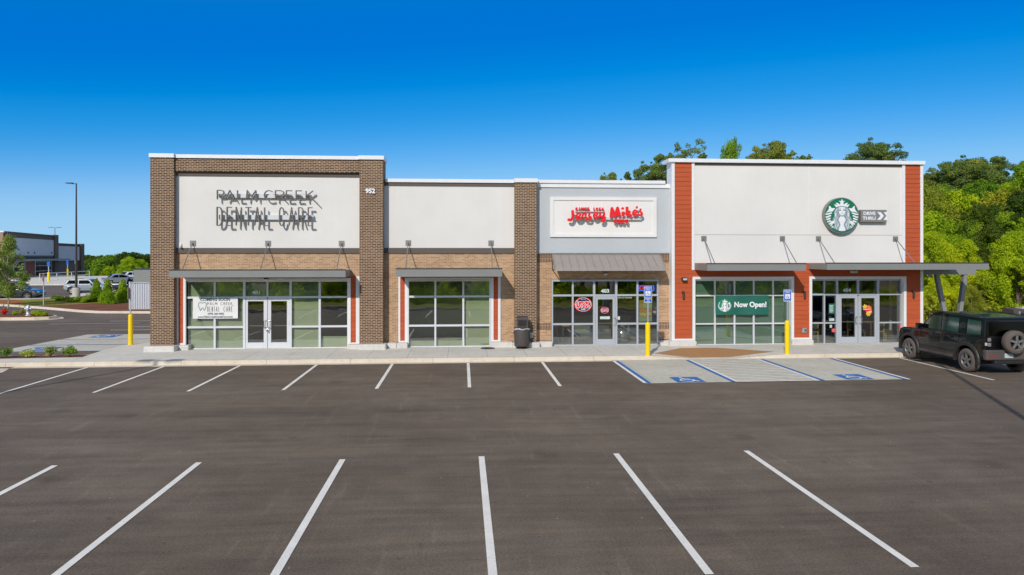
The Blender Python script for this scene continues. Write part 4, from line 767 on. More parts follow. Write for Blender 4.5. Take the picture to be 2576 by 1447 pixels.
MB().cyl((16.37, 28.64, 5.735), (16.37, 28.42, 5.735), .775, n=64).build('sign_box', 'rod_metal', ds)
emblem(ds, 16.37, 5.735, .75, 28.41, depth=.01, lay=.004)
dt = empty('direction_sign', (17.86, 28.5, 5.45), 'dark grey box sign reading DRIVE THRU with two white chevrons', 'sign')
MB().box(17.24, 18.42, 28.44, 28.64, 5.45, 5.985).build('sign_box', 'rod_metal', dt, bevel=.008)
text_mb('DRIVE', .205, 17.63, 5.82, 28.43, 28.45, bold=.006).build('lettering', 'sign_white', dt); text_mb('THRU', .205, 17.62, 5.61, 28.43, 28.45, bold=.006, sx=1.1).build('lettering', 'sign_white', dt)
for x in (17.98, 18.27):
    pts = [(x, 5.89), (x + .15, 5.89), (x + .31, 5.72), (x + .15, 5.55), (x, 5.55), (x + .155, 5.72)]
    if x > 18.2: pts = [(x, 5.89), (x + .17, 5.89), (x + .17, 5.80), (x + .13, 5.72), (x + .17, 5.64), (x + .17, 5.55), (x, 5.55), (x + .13, 5.72)]
    MB().prism(pts, 'y', 28.43, 28.45).build('chevron', 'sign_white', dt)

# banners tied over the window frames
def banner(name, x0, x1, z0, z1, Y, mat, label, seed, amp=.022):
    t = empty(name, ((x0 + x1) / 2, Y, z0), label, 'banner')
    sheet('cloth', x0, x1, z0, z1, Y, mat, amp=amp, parent=t, seed=seed, nx=36, nz=16); FN[t.name] = FN['cloth' + str(x0)]; return t
def conform_all(t):
    loc = t['_o']
    for c in t.children:
        if not c.name.startswith('cloth'): conform(c, t.name, loc)
b1 = banner('vinyl_banner', -11.02, -9.22, 1.41, 2.28, 28.85, 'banner_white', 'white banner with a green tooth outline reading COMING SOON over the left panes', 3)
text_mb('COMING SOON', .165, -10.12, 2.185, 28.842, 28.846, bold=.004).build('lettering', 'text_teal', b1)
m = MB()
for ch, st in fit('PALM CREEK', -10.43, -9.45, 1.97, .10, .05, .09): m.strokes(st, .014, 28.842, 28.846, dy=.0001)
for ch, st in fit('DENTAL CARE', -10.43, -9.45, 1.70, .20, .055, .12): m.strokes(st, .014, 28.842, 28.846, dy=.0001)
m.build('lettering', 'text_grey', b1)
tp_ = [(1060, 700), (1110, 688), (1165, 705), (1220, 688), (1275, 700), (1285, 770), (1260, 860), (1222, 930), (1195, 880), (1162, 852), (1130, 890), (1108, 935), (1070, 860), (1045, 770), (1060, 700)]
MB().strokes([[(-11.02 + (x - 870) * .00130, 2.28 - (y - 530) * .00133) for x, y in smoothline(tp_, 3)]], .022, 28.842, 28.846, dy=.0001).build('tooth_outline', 'tooth_green', b1)
text_mb('(470) 268-3056', .105, -10.10, 1.605, 28.842, 28.846, bold=.002).build('lettering', 'text_teal', b1); text_mb('www.PalmCreekDentalCare.com', .105, -10.12, 1.48, 28.842, 28.846, bold=.002, sx=.98).build('lettering', 'text_teal', b1)
conform_all(b1)
b2 = banner('vinyl_banner', 10.88, 13.25, 1.44, 2.27, 28.70, 'banner_green', 'dark green banner reading Now Open! across the papered shop window', 9, .03)
text_mb('Now Open!', .31, 12.42, 1.87, 28.690, 28.694, bold=.012, sx=.96).build('lettering', 'sign_white', b2)
emblem(b2, 11.28, 1.84, .29, 28.692, detail=False, lay=.002, depth=.002, green='emblem_green'); conform_all(b2)
# oval decals of the sandwich shop
def oval(cx, cz, rx, rz, Y, label, big=True):
    t = empty('window_decal', (cx, Y, cz - rz), label, 'decal'); el = lambda k: [(cx + rx * k * math.cos(2 * math.pi * i / 40), cz + rz * k * math.sin(2 * math.pi * i / 40)) for i in range(40)]
    MB().prism(el(1), 'y', Y, Y + .003).build('rim', 'sign_red', t); MB().prism(el(.92), 'y', Y - .002, Y - .0005).build('ring', 'sign_white', t); MB().prism(el(.88), 'y', Y - .004, Y - .0025).build('field', 'sign_navy', t)
    s = rx / .40; q = lambda pts, ox, oz, k: [(cx + (x * k + ox) * s, cz + (z * k + oz) * s) for x, z in pts]
    U = lambda key: [[((x - 840) / 480, (700 - z) / 480) for x, z in pl] for pl in SC[key]]
    V = lambda key: [[((x - 1650) / 480, (640 - z) / 480) for x, z in pl] for pl in SC[key]]
    for w, mat, dy_ in ((.098, 'sign_white', -.006), (.055, 'sign_red', -.008)):
        m = MB()
        for k in ('J', 'e1', 'r', 's1', 'e2', 'y'): m.strokes([q(smoothline(p, 3) if len(p) > 3 else p, 0, .085, .40) for p in U(k)], w * s * .75, Y + dy_, Y + dy_ + .001, dy=.00008)
        for k in ('M', 'i', 'k', 'e3', 's2'): m.strokes([q(smoothline(p, 3) if len(p) > 3 and k != 'M' else p, 0, -.075, .42) for p in V(k)], w * s * .75, Y + dy_, Y + dy_ + .001, dy=.00008)
        m.build('script_lettering', mat, t)
    if big: text_mb('SUBS', .085, cx, cz - .215 * s, Y - .005, Y - .0045, bold=.003).build('lettering', 'sign_white', t); text_mb('SINCE 1956', .045, cx, cz + .225 * s, Y - .005, Y - .0045, sx=1.0).build('lettering', 'sign_white', t)
    return t
oval(5.165, 1.90, .385, .315, 28.945, 'large red, white and navy oval decal on the second pane of the sandwich shop'); oval(6.10, 1.65, .185, .145, 28.95, 'small oval decal on the glass of the door marked 403', False)
t = empty('poster', (7.86, 29.1, 1.12), 'food poster with a big filled sandwich in the right pane of the sandwich shop', 'poster')
MB().box(7.60, 8.20, 29.08, 29.10, 1.14, 2.06).build('sheet', 'poster_green', t); MB().box(7.60, 7.80, 29.072, 29.079, 1.55, 2.06).build('wood_print', 'poster_tan', t)
m = MB(); m.prism(smoothline([(7.61, 1.62), (7.75, 1.72), (8.0, 1.72), (8.17, 1.66), (8.18, 1.58), (8.0, 1.56), (7.7, 1.55), (7.61, 1.62)], 4)[:-1], 'y', 29.06, 29.07); m.prism(smoothline([(7.61, 1.44), (7.8, 1.36), (8.05, 1.34), (8.18, 1.42), (8.17, 1.48), (7.9, 1.47), (7.62, 1.50), (7.61, 1.44)], 4)[:-1], 'y', 29.06, 29.07); m.build('bread', 'bread', t)
MB().prism([(7.63, 1.49), (7.75, 1.54), (7.9, 1.50), (8.05, 1.56), (8.17, 1.50), (8.1, 1.40), (7.95, 1.44), (7.88, 1.30), (7.8, 1.43), (7.7, 1.38)], 'y', 29.05, 29.06).build('cheese', 'cheese', t)
t = empty('drinks_poster', (8.30, 29.1, 1.12), 'narrow navy poster with a ball emblem beside the sandwich poster', 'poster')
MB().box(8.21, 8.40, 29.08, 29.10, 1.14, 2.06).build('sheet', 'sign_navy', t)
c0 = (8.38, 1.56); MB().prism([(c0[0] + .13 * math.cos(R(a)), c0[1] + .13 * math.sin(R(a))) for a in range(90, 271, 15)], 'y', 29.07, 29.078).build('ball', 'sign_white', t)
MB().prism([(c0[0] + .13 * math.cos(R(a)), c0[1] + .13 * math.sin(R(a))) for a in range(90, 165, 12)] + [(8.38, 1.60)], 'y', 29.06, 29.069).build('ball_top', 'sign_red', t); MB().prism([(c0[0] + .13 * math.cos(R(a)), c0[1] + .13 * math.sin(R(a))) for a in range(200, 271, 12)] + [(8.38, 1.50)], 'y', 29.06, 29.069).build('ball_base', 'sign_blue', t)
t = empty('open_sign', (7.93, 29.06, 2.45), 'blue-bordered glowing OPEN sign partly hidden by the accessible parking sign', 'sign')
m = MB(); a = [(7.62, 2.48), (7.62, 2.69), (8.27, 2.69), (8.27, 2.48), (7.62, 2.48)]; m.strokes([a], .035, 29.04, 29.06); m.build('border_tube', 'neon_blue', t)
text_mb('OPEN', .19, 7.92, 2.585, 29.045, 29.06, bold=.004, sx=1.1).build('lettering', 'neon_red', t)
t = text_mb('PICK UP ORDERS', .085, 6.98, 2.18, 28.95, 28.952, sx=.95).build('window_lettering', 'number_white'); tag(t, 'faint white words PICK UP ORDERS on the pane right of the door marked 403', 'lettering')
def notice(x, z, w, h, Y, mat, label, lines=3):
    t = empty('window_notice', (x, Y, z - h / 2), label, 'notice'); MB().box(x - w / 2, x + w / 2, Y - .003, Y, z - h / 2, z + h / 2).build('sheet', mat, t)
    m = MB()
    for i in range(lines): m.box(x - w * .38, x + w * (.3 - .12 * (i % 2)), Y - .005, Y - .0035, z + h * (.32 - .64 * i / max(1, lines - 1)) - h * .03, z + h * (.32 - .64 * i / max(1, lines - 1)) + h * .03)
    m.build('print', 'number_white' if mat != 'number_white' else 'text_teal', t); return t
notice(6.11, 1.325, .42, .12, 28.955, 'number_white', 'pale green notice strip on the glass of the door marked 403', 2); notice(6.70, 1.31, .12, .15, 28.95, 'number_white', 'small pale card on the pane right of the door marked 403', 2)
notice(16.14, 1.67, .27, .44, 28.81, 'banner_green', 'green opening hours notice on the pane left of the doors marked 404', 6); notice(16.14, 1.19, .22, .12, 28.81, 'number_white', 'pale strip of small stickers under the green opening hours notice', 3)
notice(16.10, .90, .10, .13, 28.81, 'number_white', 'small pale sticker in the lower pane left of the doors marked 404', 3)
t = MB().cyl((16.22, 28.80, .72), (16.22, 28.81, .72), .085, n=24).build('round_sticker', 'pink_red'); tag(t, 'round pink-red sticker low on the pane left of the doors marked 404', 'sticker')
t = MB().cyl((19.27, 28.80, .86), (19.27, 28.81, .86), .065, n=20).build('round_sticker', 'sign_red'); tag(t, 'small red round sticker at the right edge of the last coffee shop pane', 'sticker')
t = empty('window_decal', (17.80, 28.81, 1.3), 'splashy orange and yellow decal on the right leaf of the doors marked 404', 'decal')
bl = lambda cx, cz, r, s_: [(cx + r * (1 + .25 * math.sin(a * s_ + cx * 9)) * math.cos(a), cz + r * (1 + .25 * math.sin(a * s_ + cz * 7)) * math.sin(a)) for a in [i * 2 * math.pi / 28 for i in range(28)]]
for i, (x, z, r, mt) in enumerate(((17.66, 1.75, .10, 'gold'), (17.84, 1.68, .12, 'flower_orange'), (17.74, 1.60, .11, 'sign_red'), (17.90, 1.52, .08, 'flower_orange'), (17.80, 1.44, .10, 'gold'))): MB().prism(bl(x, z, r, 4 + i), 'y', 28.80 - i * .0012, 28.801 - i * .0012).build('splash', mt, t)
text_mb('Summer', .085, 17.70, 1.64, 28.792, 28.7925, bold=.002).build('lettering', 'sign_white', t); text_mb('days', .085, 17.88, 1.53, 28.792, 28.7925, bold=.002).build('lettering', 'sign_white', t)
# door chain and padlock
t = empty('door_chain', (-8.045, 28.88, .9), 'metal chain with a padlock around the handles of the doors marked 401', 'chain')
m = MB(); pts = [(-8.17, 28.86, 1.04), (-8.13, 28.83, .98), (-8.08, 28.82, .95), (-8.02, 28.82, .96), (-7.97, 28.83, 1.0), (-7.93, 28.86, 1.05)]; m.tube(pts, .014, 6); m.build('links', 'steel', t); MB().box(-8.06, -8.0, 28.80, 28.83, .86, .93).build('padlock', 'steel', t)
# lamps and fittings on the walls
def sconce(x, z, Y, label):
    t = empty('wall_lamp', (x, Y, z - .15), label, 'lamp', 'slim cylinder lamps on the orange boards'); MB().box(x - .05, x + .05, Y - .03, Y, z + .05, z + .15).build('bracket', 'bronze', t); MB().cyl((x, Y - .08, z - .16), (x, Y - .08, z + .13), .045).build('lamp_body', 'bronze', t)
for x, lb in ((9.42, 'slim bronze lamp below the flood light on the left orange pilaster'), (14.78, 'slim bronze lamp between the papered window and the doors marked 404'), (19.72, 'slim bronze lamp on the right orange pilaster above the black car')): sconce(x, 2.32, 28.6, lb)
t = empty('flood_light', (9.42, 28.5, 2.9), 'square bronze flood light on the left orange pilaster', 'lamp'); MB().box(9.34, 9.54, 28.40, 28.60, 2.93, 3.06).build('housing', 'bronze', t, bevel=.01); MB().box(9.36, 9.52, 28.39, 28.40, 2.95, 3.03).build('lens', 'light_clear', t)
t = empty('dome_light', (-8.04, 28.7, 2.98), 'small round light under the canopy above the doors marked 401', 'lamp'); MB().lathe([(.09, .07), (.09, .12), (.05, .14), (0, .14)], (-8.04, 28.70, 2.96), 20).build('base', 'bronze', t); MB().lathe([(0, 0), (.05, .015), (.08, .07)], (-8.04, 28.70, 2.96), 20).build('lens', 'light_clear', t)
t = empty('dome_light', (6.12, 28.9, 3.2), 'small round light on the brick under the awning', 'lamp'); MB().lathe([(.0, .12), (.09, .10), (.09, .05)], (6.12, 28.86, 3.16), 20).build('base', 'galvanised', t); MB().lathe([(.09, .05), (.07, 0), (0, 0)], (6.12, 28.86, 3.16), 20).build('lens', 'light_clear', t)
t = empty('emergency_light', (17.0, 28.55, 3.24), 'flat pale emergency light under the canopy above the doors marked 404', 'lamp'); MB().box(16.85, 17.15, 28.50, 28.6, 3.24, 3.35).build('housing', 'raceway', t, bevel=.02); MB().box(16.88, 17.12, 28.49, 28.499, 3.26, 3.30).build('lens', 'light_clear', t)
t = empty('security_camera', (-11.45, 28.7, 4.36), 'small white security camera at the lower left of the dental sign panel', 'camera'); MB().box(-11.50, -11.42, 28.70, 28.76, 4.34, 4.48).build('mount', 'white_trim', t); MB().cyl((-11.47, 28.70, 4.38), (-11.42, 28.56, 4.34), .035).build('body', 'white_trim', t)
t = empty('socket_box', (14.80, 28.55, .8), 'square grey metal outlet cover low on the orange wall left of the doors marked 404', 'outlet'); MB().box(14.68, 14.88, 28.56, 28.60, .66, .86).build('plate', 'galvanised', t); MB().box(14.77, 14.86, 28.53, 28.56, .72, .80).build('cover', 'steel', t)
t = empty('socket_box', (2.92, 28.58, .6), 'small pale outlet box on the brick pier behind the litter bin', 'outlet'); MB().box(2.84, 2.97, 28.55, 28.60, .55, .75).build('plate', 'raceway', t); MB().box(2.87, 2.94, 28.53, 28.55, .58, .70).build('cover', 'galvanised', t)
t = MB().lathe([(0, 0), (.30, 0), (.30, .012), (.27, .02), (0, .02)], (1.05, 28.30, .15), 28).build('drain_cover', 'dark_metal'); tag(t, 'flat dark round cover on the pavement left of the litter bin', 'cover')

# litter bin
t = empty('litter_bin', (2.45, 28.25, .15), 'dark brown litter bin with a loose plastic liner in front of the middle brick pier', 'bin')
bx, by = 2.46, 28.22
MB().lathe([(0, .0), (.24, .0), (.24, .03), (.17, .05), (.17, .09)], (bx, by, .15), 24).build('foot', 'dark_metal', t)
MB().lathe([(.17, .09), (.30, .10), (.315, .14), (.325, .80), (.31, .86), (0, .86)], (bx, by, .15), 32).build('body', 'bin_brown', t)
hd = MB(); prof = [(.0, .86), (.46, .86), (.46, 1.16), (.40, 1.28), (.28, 1.35), (.12, 1.33), (.0, 1.28)]; hd.prism([(by - .23 + a, .15 + b) for a, b in prof], 'x', bx - .21, bx + .25); h_ = hd.build('hood', 'bin_brown', t, bevel=.03)
MB().box(bx - .17, bx + .17, by - .245, by - .232, 1.10, 1.34).build('flap', 'dark_metal', h_, bevel=.004)
lv = []; n = 40
for i in range(n):
    a = 2 * math.pi * i / n; lo = .80 - .26 * max(0, math.sin(a * 1 + 2.6 + math.pi)) - .02 * math.sin(7 * a); lv += [(bx + .335 * math.cos(a), by + .335 * math.sin(a), 1.0 + .02 * math.sin(5 * a)), (bx + (.345 + .012 * math.sin(9 * a)) * math.cos(a), by + (.345 + .012 * math.sin(9 * a)) * math.sin(a), .15 + min(.83, lo))]
MB().add(lv, [(2 * i, 2 * i + 1, (2 * i + 3) % (2 * n), (2 * i + 2) % (2 * n)) for i in range(n)], True).build('plastic_liner', 'bag_plastic', t)

# bollards with accessible parking signs
def sign_plate(t, x, y, z0, z1, w, rz=0, sym=True):
    def rr(w_, h_, r=.02): 
        o = []
        for cx, cz, a0 in ((w_ / 2 - r, h_ / 2 - r, 0), (-w_ / 2 + r, h_ / 2 - r, 90), (-w_ / 2 + r, -h_ / 2 + r, 180), (w_ / 2 - r, -h_ / 2 + r, 270)): o += [(cx + r * math.cos(R(a0 + k * 30)), cz + r * math.sin(R(a0 + k * 30))) for k in range(4)]
        return o
    cz = (z0 + z1) / 2; h = z1 - z0; off = lambda p: [(x + a, cz + b) for a, b in p]
    p = MB().prism(off(rr(w, h)), 'y', y - .004, y).build('sign_plate', 'sign_white', t); MB().prism(off(rr(w - .03, h - .03, .015)), 'y', y - .007, y - .0045).build('blue_field', 'sign_blue', p)
    if sym:
        MB().prism([(x + a, cz - .03 + b) for a, b in rr(.20, .19, .01)], 'y', y - .010, y - .0075).build('symbol_field', 'sign_white', p)
        m = MB(); q = lambda pts: [(x + a * .19, cz - .03 + b * .19) for a, b in pts]
        m.strokes([q([(-.05 + .23 * math.cos(R(d)), -.16 + .2 * math.sin(R(d))) for d in range(120, 400, 25)]), q([(-.1, .22), (-.07, -.02), (.15, -.04), (.25, -.3), (.33, -.27)])], .014, y - .013, y - .0105, dy=.0002); m.cyl((x - .019, y - .013, cz + .03), (x - .019, y - .0105, cz + .03), .014, n=10); m.build('symbol', 'sign_blue', p)
        text_mb('RESERVED', .052, x, cz + h / 2 - .055, y - .010, y - .0075, bold=.001).build('lettering', 'sign_white', p); text_mb('PARKING', .045, x, cz + h / 2 - .105, y - .010, y - .0075, bold=.001).build('lettering', 'sign_white', p); text_mb('PERMIT ONLY', .038, x, cz - h / 2 + .045, y - .010, y - .0075, bold=.001).build('lettering', 'sign_white', p)
    else:
        text_mb('VAN', .05, x, cz + .02, y - .010, y - .0075, bold=.001).build('lettering', 'sign_white', p); text_mb('ACCESSIBLE', .036, x, cz - .035, y - .010, y - .0075, bold=.001).build('lettering', 'sign_white', p)
def bollard(x, y, z, ztop, post, plates, label, rz=0):
    t = empty('bollard_sign', (x, y, z), label, 'bollard', 'yellow bollards carrying accessible parking signs')
    MB().cyl((x, y, z - .1), (x, y, ztop - .07), .095, n=24).lathe([(.095, 0), (.09, .035), (.06, .06), (0, .07)], (x, y, ztop - .07), 24).build('bollard', 'bollard_yellow', t)
    MB().box(x - .025, x + .025, y - .02, y + .02, ztop - .02, post).build('post', 'galvanised', t)
    for z0, z1, w, sy in plates: sign_plate(t, x, y - .024, z0, z1, w, sym=sy)
    return t
bollard(7.13, 25.86, .1, 1.43, 2.78, [(2.35, 2.80, .31, True), (2.19, 2.33, .31, False)], 'yellow bollard with a blue parking sign and a small second plate below it')
bollard(12.70, 25.90, .1, 1.46, 2.66, [(2.20, 2.66, .31, True)], 'yellow bollard with a single blue parking sign right of the green banner')
t = empty('bollard_sign', (-14.29, 30.6, .1), 'yellow bollard with a parking sign seen edge-on, left of the shop building', 'bollard', 'yellow bollards carrying accessible parking signs')
MB().cyl((-14.29, 30.6, .02), (-14.29, 30.6, 1.40), .095, n=24).lathe([(.095, 0), (.09, .035), (.06, .06), (0, .07)], (-14.29, 30.6, 1.40), 24).build('bollard', 'bollard_yellow', t)
MB().box(-14.31, -14.27, 30.57, 30.62, 1.4, 2.80).build('post', 'galvanised', t); MB().box(-14.345, -14.335, 30.45, 30.76, 2.12, 2.62).build('sign_plate', 'galvanised', t)

# ============================================================ VEHICLES (built in local axes: front = +Y)
def wheel(parent, x, y, r, w, rimr, side, spokes=5, tyre='rubber', rim='rim_dark', name='wheel', axis_x=True, z=None):
    z = r if z is None else z; o = x + side * w / 2
    m = MB(); prof = [(rimr, -w / 2), (r - .05, -w / 2), (r - .015, -w / 2 + .025), (r, -w / 2 + .05), (r, w / 2 - .05), (r - .015, w / 2 - .025), (r - .05, w / 2), (rimr, w / 2), (rimr - .01, w / 2 - .03)]
    m.lathe(prof, (x, y, z), 36, 'x'); t = m.build('tyre', tyre, parent)
    k = MB(); f = side * w / 2
    rp_ = [(rimr, f - side * .02), (rimr - .02, f - side * .01), (rimr - .035, f - side * .04), (rimr - .05, f - side * .11)]; k.lathe(rp_, (x, y, z), 36, 'x')
    k.lathe([(0, f - side * .03), (.06, f - side * .03), (.07, f - side * .06)], (x, y, z), 20, 'x')
    for i in range(spokes):
        a = 2 * math.pi * i / spokes + .3; c, s = math.cos(a), math.sin(a); X = x + f - side * .035
        k.bar((X, y + .04 * c, z + .04 * s), (X, y + (rimr - .02) * c, z + (rimr - .02) * s), .075 if spokes == 5 else .045, .03, up=(1, 0, 0))
    k.build('rim', rim, t); MB().lathe([(0, f - side * .12), (rimr - .04, f - side * .12)], (x, y, z), 30, 'x').build('brake', 'dark_metal', t); return t
def arch_profile(body, wheels, rad, zc, zb):
    """body: list of (y,z) along the top from rear-bottom to front-bottom; the underside gets wheel openings"""
    pts = list(body); und = []
    for wy in sorted(wheels, reverse=True):
        h = math.sqrt(max(.0001, rad * rad - (zb - zc) ** 2)); a0 = math.atan2(zb - zc, h); 
        for i in range(13):
            a = a0 + (math.pi - 2 * a0) * i / 12; und.append((wy + rad * math.cos(a), zc + rad * math.sin(a)))
    return pts + und
def taper(mb, fn):
    mb.v = [fn(*p) for p in mb.v]; return mb
def side_panes(polys, xf, parent, mat, name='side_window'):
    for sgn in (-1, 1):
        for pl in polys:
            MB().add([(sgn * (xf(y, z) + .008), y, z) for y, z in pl], [tuple(range(len(pl)))]).build(name, mat, parent)

def offroader():
    t = lempty('parked_car', 'black boxy off-road car with a spare wheel on its rear door', 'car')
    W = .96; wr, wf = -1.51, 1.51
    low = [(-2.28, .62), (-2.33, .80), (-2.33, 1.28), (1.02, 1.27), (1.06, 1.245), (1.90, 1.20), (2.10, 1.14), (2.18, 1.02), (2.20, .62), (2.15, .50)]
    m = MB().prism(arch_profile(low, [wr, wf], .50, .43, .46), 'x', -W, W)
    taper(m, lambda x, y, z: (x * (1 - .05 * max(0, (y - 1.7) / .7) - .02 * max(0, (z - .95) / .3) - .03 * max(0, (-1.9 - y) / .4)), y, z))
    body = m.build('body', 'car_black', t, bevel=.035, bseg=3)
    xf = lambda y, z: .945 - max(0, (z - 1.27)) * .10
    gh = [(-2.31, 1.24), (-2.27, 1.86), (-2.18, 1.94), (-1.2, 1.965), (.0, 1.95), (.24, 1.90), (.34, 1.84), (.98, 1.24)]
    m = MB().prism(gh, 'x', -1, 1); taper(m, lambda x, y, z: ((1 if x > 0 else -1) * xf(y, z), y, z)); m.build('cabin', 'car_black', t, bevel=.04, bseg=3)
    P = [[(.80, 1.31), (.33, 1.74), (.22, 1.80), (-.22, 1.81), (-.22, 1.31)], [(-.27, 1.31), (-.27, 1.81), (-1.10, 1.81), (-1.10, 1.31)], [(-1.50, 1.31), (-1.50, 1.81), (-2.12, 1.79), (-2.14, 1.34)]]
    side_panes(P, xf, t, 'car_glass_dark'); side_panes([[(-1.13, 1.30), (-1.13, 1.82), (-1.47, 1.82), (-1.47, 1.30)]], xf, t, 'car_black', 'pillar_panel')
    MB().add([(-.78, -2.325, 1.33), (.78, -2.325, 1.33), (.74, -2.29, 1.80), (-.74, -2.29, 1.80)], [(0, 1, 2, 3)]).build('rear_window', 'car_glass_dark', t)
    MB().add([(-.84, .97, 1.29), (.84, .97, 1.29), (.76, .375, 1.83), (-.76, .375, 1.83)], [(3, 2, 1, 0)]).build('windscreen', 'car_glass_dark', t)
    for s in (-1, 1):
        MB().box(s * .86 - .02, s * .86 + .02, -1.95, .05, 1.965, 1.99).build('roof_rail', 'car_trim', t, bevel=.008)
        for wy in (wr, wf):
            f = MB(); n = 16
            vs = []
            for i in range(n + 1):
                a = R(-12) + (math.pi + R(24)) * i / n; c, s_ = math.cos(a), math.sin(a)
                for rr, xx in ((.485, .90), (.485, 1.005), (.575, 1.005), (.60, .955)): vs.append((s * xx, wy + rr * c * 1.02, .43 + rr * s_))
            f.add(vs, [(4 * i + k, 4 * i + k + 1, 4 * i + k + 5, 4 * i + k + 4) for i in range(n) for k in range(3)]); f.build('wheel_arch', 'car_trim', t)
            wheel(t, s * .86, wy, .40, .27, .265, s, tyre='rubber_dusty')
        MB().box(s * .90 - .07, s * .90 + .07, -.98, 1.0, .40, .50).build('sill_step', 'bumper_dusty', t, bevel=.02)
        MB().box(s * .972 - .006, s * .972 + .006, -.99, 1.0, .60, .66).build('side_moulding', 'car_trim', t, bevel=.004)
        for y in (.45, -.55): MB().box(s * .965 - .02, s * .965 + .02, y - .32 + .1, y - .32 + .30, 1.10, 1.135).build('door_handle', 'car_trim', t, bevel=.008)
        for y in (.92, -.245, -1.08): MB().box(s * .9535, s * .9605, y - .006, y + .006, .55, 1.24).build('door_gap', 'rubber', t)
        MB().box(s * 1.06 - .11, s * 1.06 + .11, .70, .86, 1.28, 1.46).build('mirror', 'car_black', t, bevel=.03)
        for z in (1.20, 1.035): MB().box(s * .80 - .06, s * .80 + .06, -2.35, -2.32, z - .06, z + .06).build('tail_light', 'light_smoked', t, bevel=.012)
        MB().box(s * .905 - .03, s * .905 + .03, -2.345, -2.30, 1.00, 1.10).build('side_lamp', 'light_clear', t, bevel=.01)
        MB().box(s * .74 - .13, s * .74 + .13, -2.405, -2.375, .655, .685).build('reflector', 'light_red', t)
        MB().cyl((s * .70, 2.14, .98), (s * .70, 2.22, .98), .115, n=24).build('headlight', 'light_clear', t)
    MB().box(-.95, .95, -2.40, -2.22, .52, .86).build('rear_bumper', 'bumper_dusty', t, bevel=.04); MB().box(-.62, .62, -2.36, -2.15, .38, .52).build('under_tray', 'car_trim', t, bevel=.03)
    MB().box(-.90, .90, 2.13, 2.27, .45, .78).build('front_bumper', 'car_trim', t, bevel=.04); MB().box(-.5, .5, 2.18, 2.21, .86, 1.06).build('grille', 'car_trim', t, bevel=.01)
    MB().box(-.32, -.02, -2.415, -2.402, .60, .75).build('licence_plate', 'plate', t)
    MB().box(-.95 + .05, .9, -1.9, 2.0, .32, .55).build('underbody', 'rubber', t);
    # spare wheel on the rear door
    m = MB(); w = .27; r = .39; prof = [(.25, -w / 2), (r - .04, -w / 2), (r, -w / 2 + .05), (r, w / 2 - .05), (r - .04, w / 2), (.25, w / 2)]
    m.lathe(prof, (-.06, -2.50, 1.13), 36, 'y'); sp = m.build('spare_tyre', 'rubber_dusty', t)
    k = MB(); k.lathe([(.255, -w / 2 + .01), (.235, -w / 2 + .03), (.225, -w / 2 + .1)], (-.06, -2.50, 1.13), 36, 'y'); k.lathe([(0, -w / 2 + .02), (.06, -w / 2 + .02), (.07, -w / 2 + .06)], (-.06, -2.5, 1.13), 20, 'y')
    for i in range(5):
        a = 2 * math.pi * i / 5 + math.pi / 2; k.bar((-.06 + .04 * math.cos(a), -2.605, 1.13 + .04 * math.sin(a)), (-.06 + .24 * math.cos(a), -2.605, 1.13 + .24 * math.sin(a)), .075, .03, up=(0, 1, 0))
    k.build('rim', 'rim_dark', sp); MB().cyl((-.06, -2.30, 1.13), (-.06, -2.52, 1.13), .2, n=24).build('wheel_back', 'dark_metal', sp)
    return t
glass('car_glass_dark', (.05, .06, .06), .0, rough=.09, k=.30)
suv = place(offroader(), (18.26, 23.80, 0))

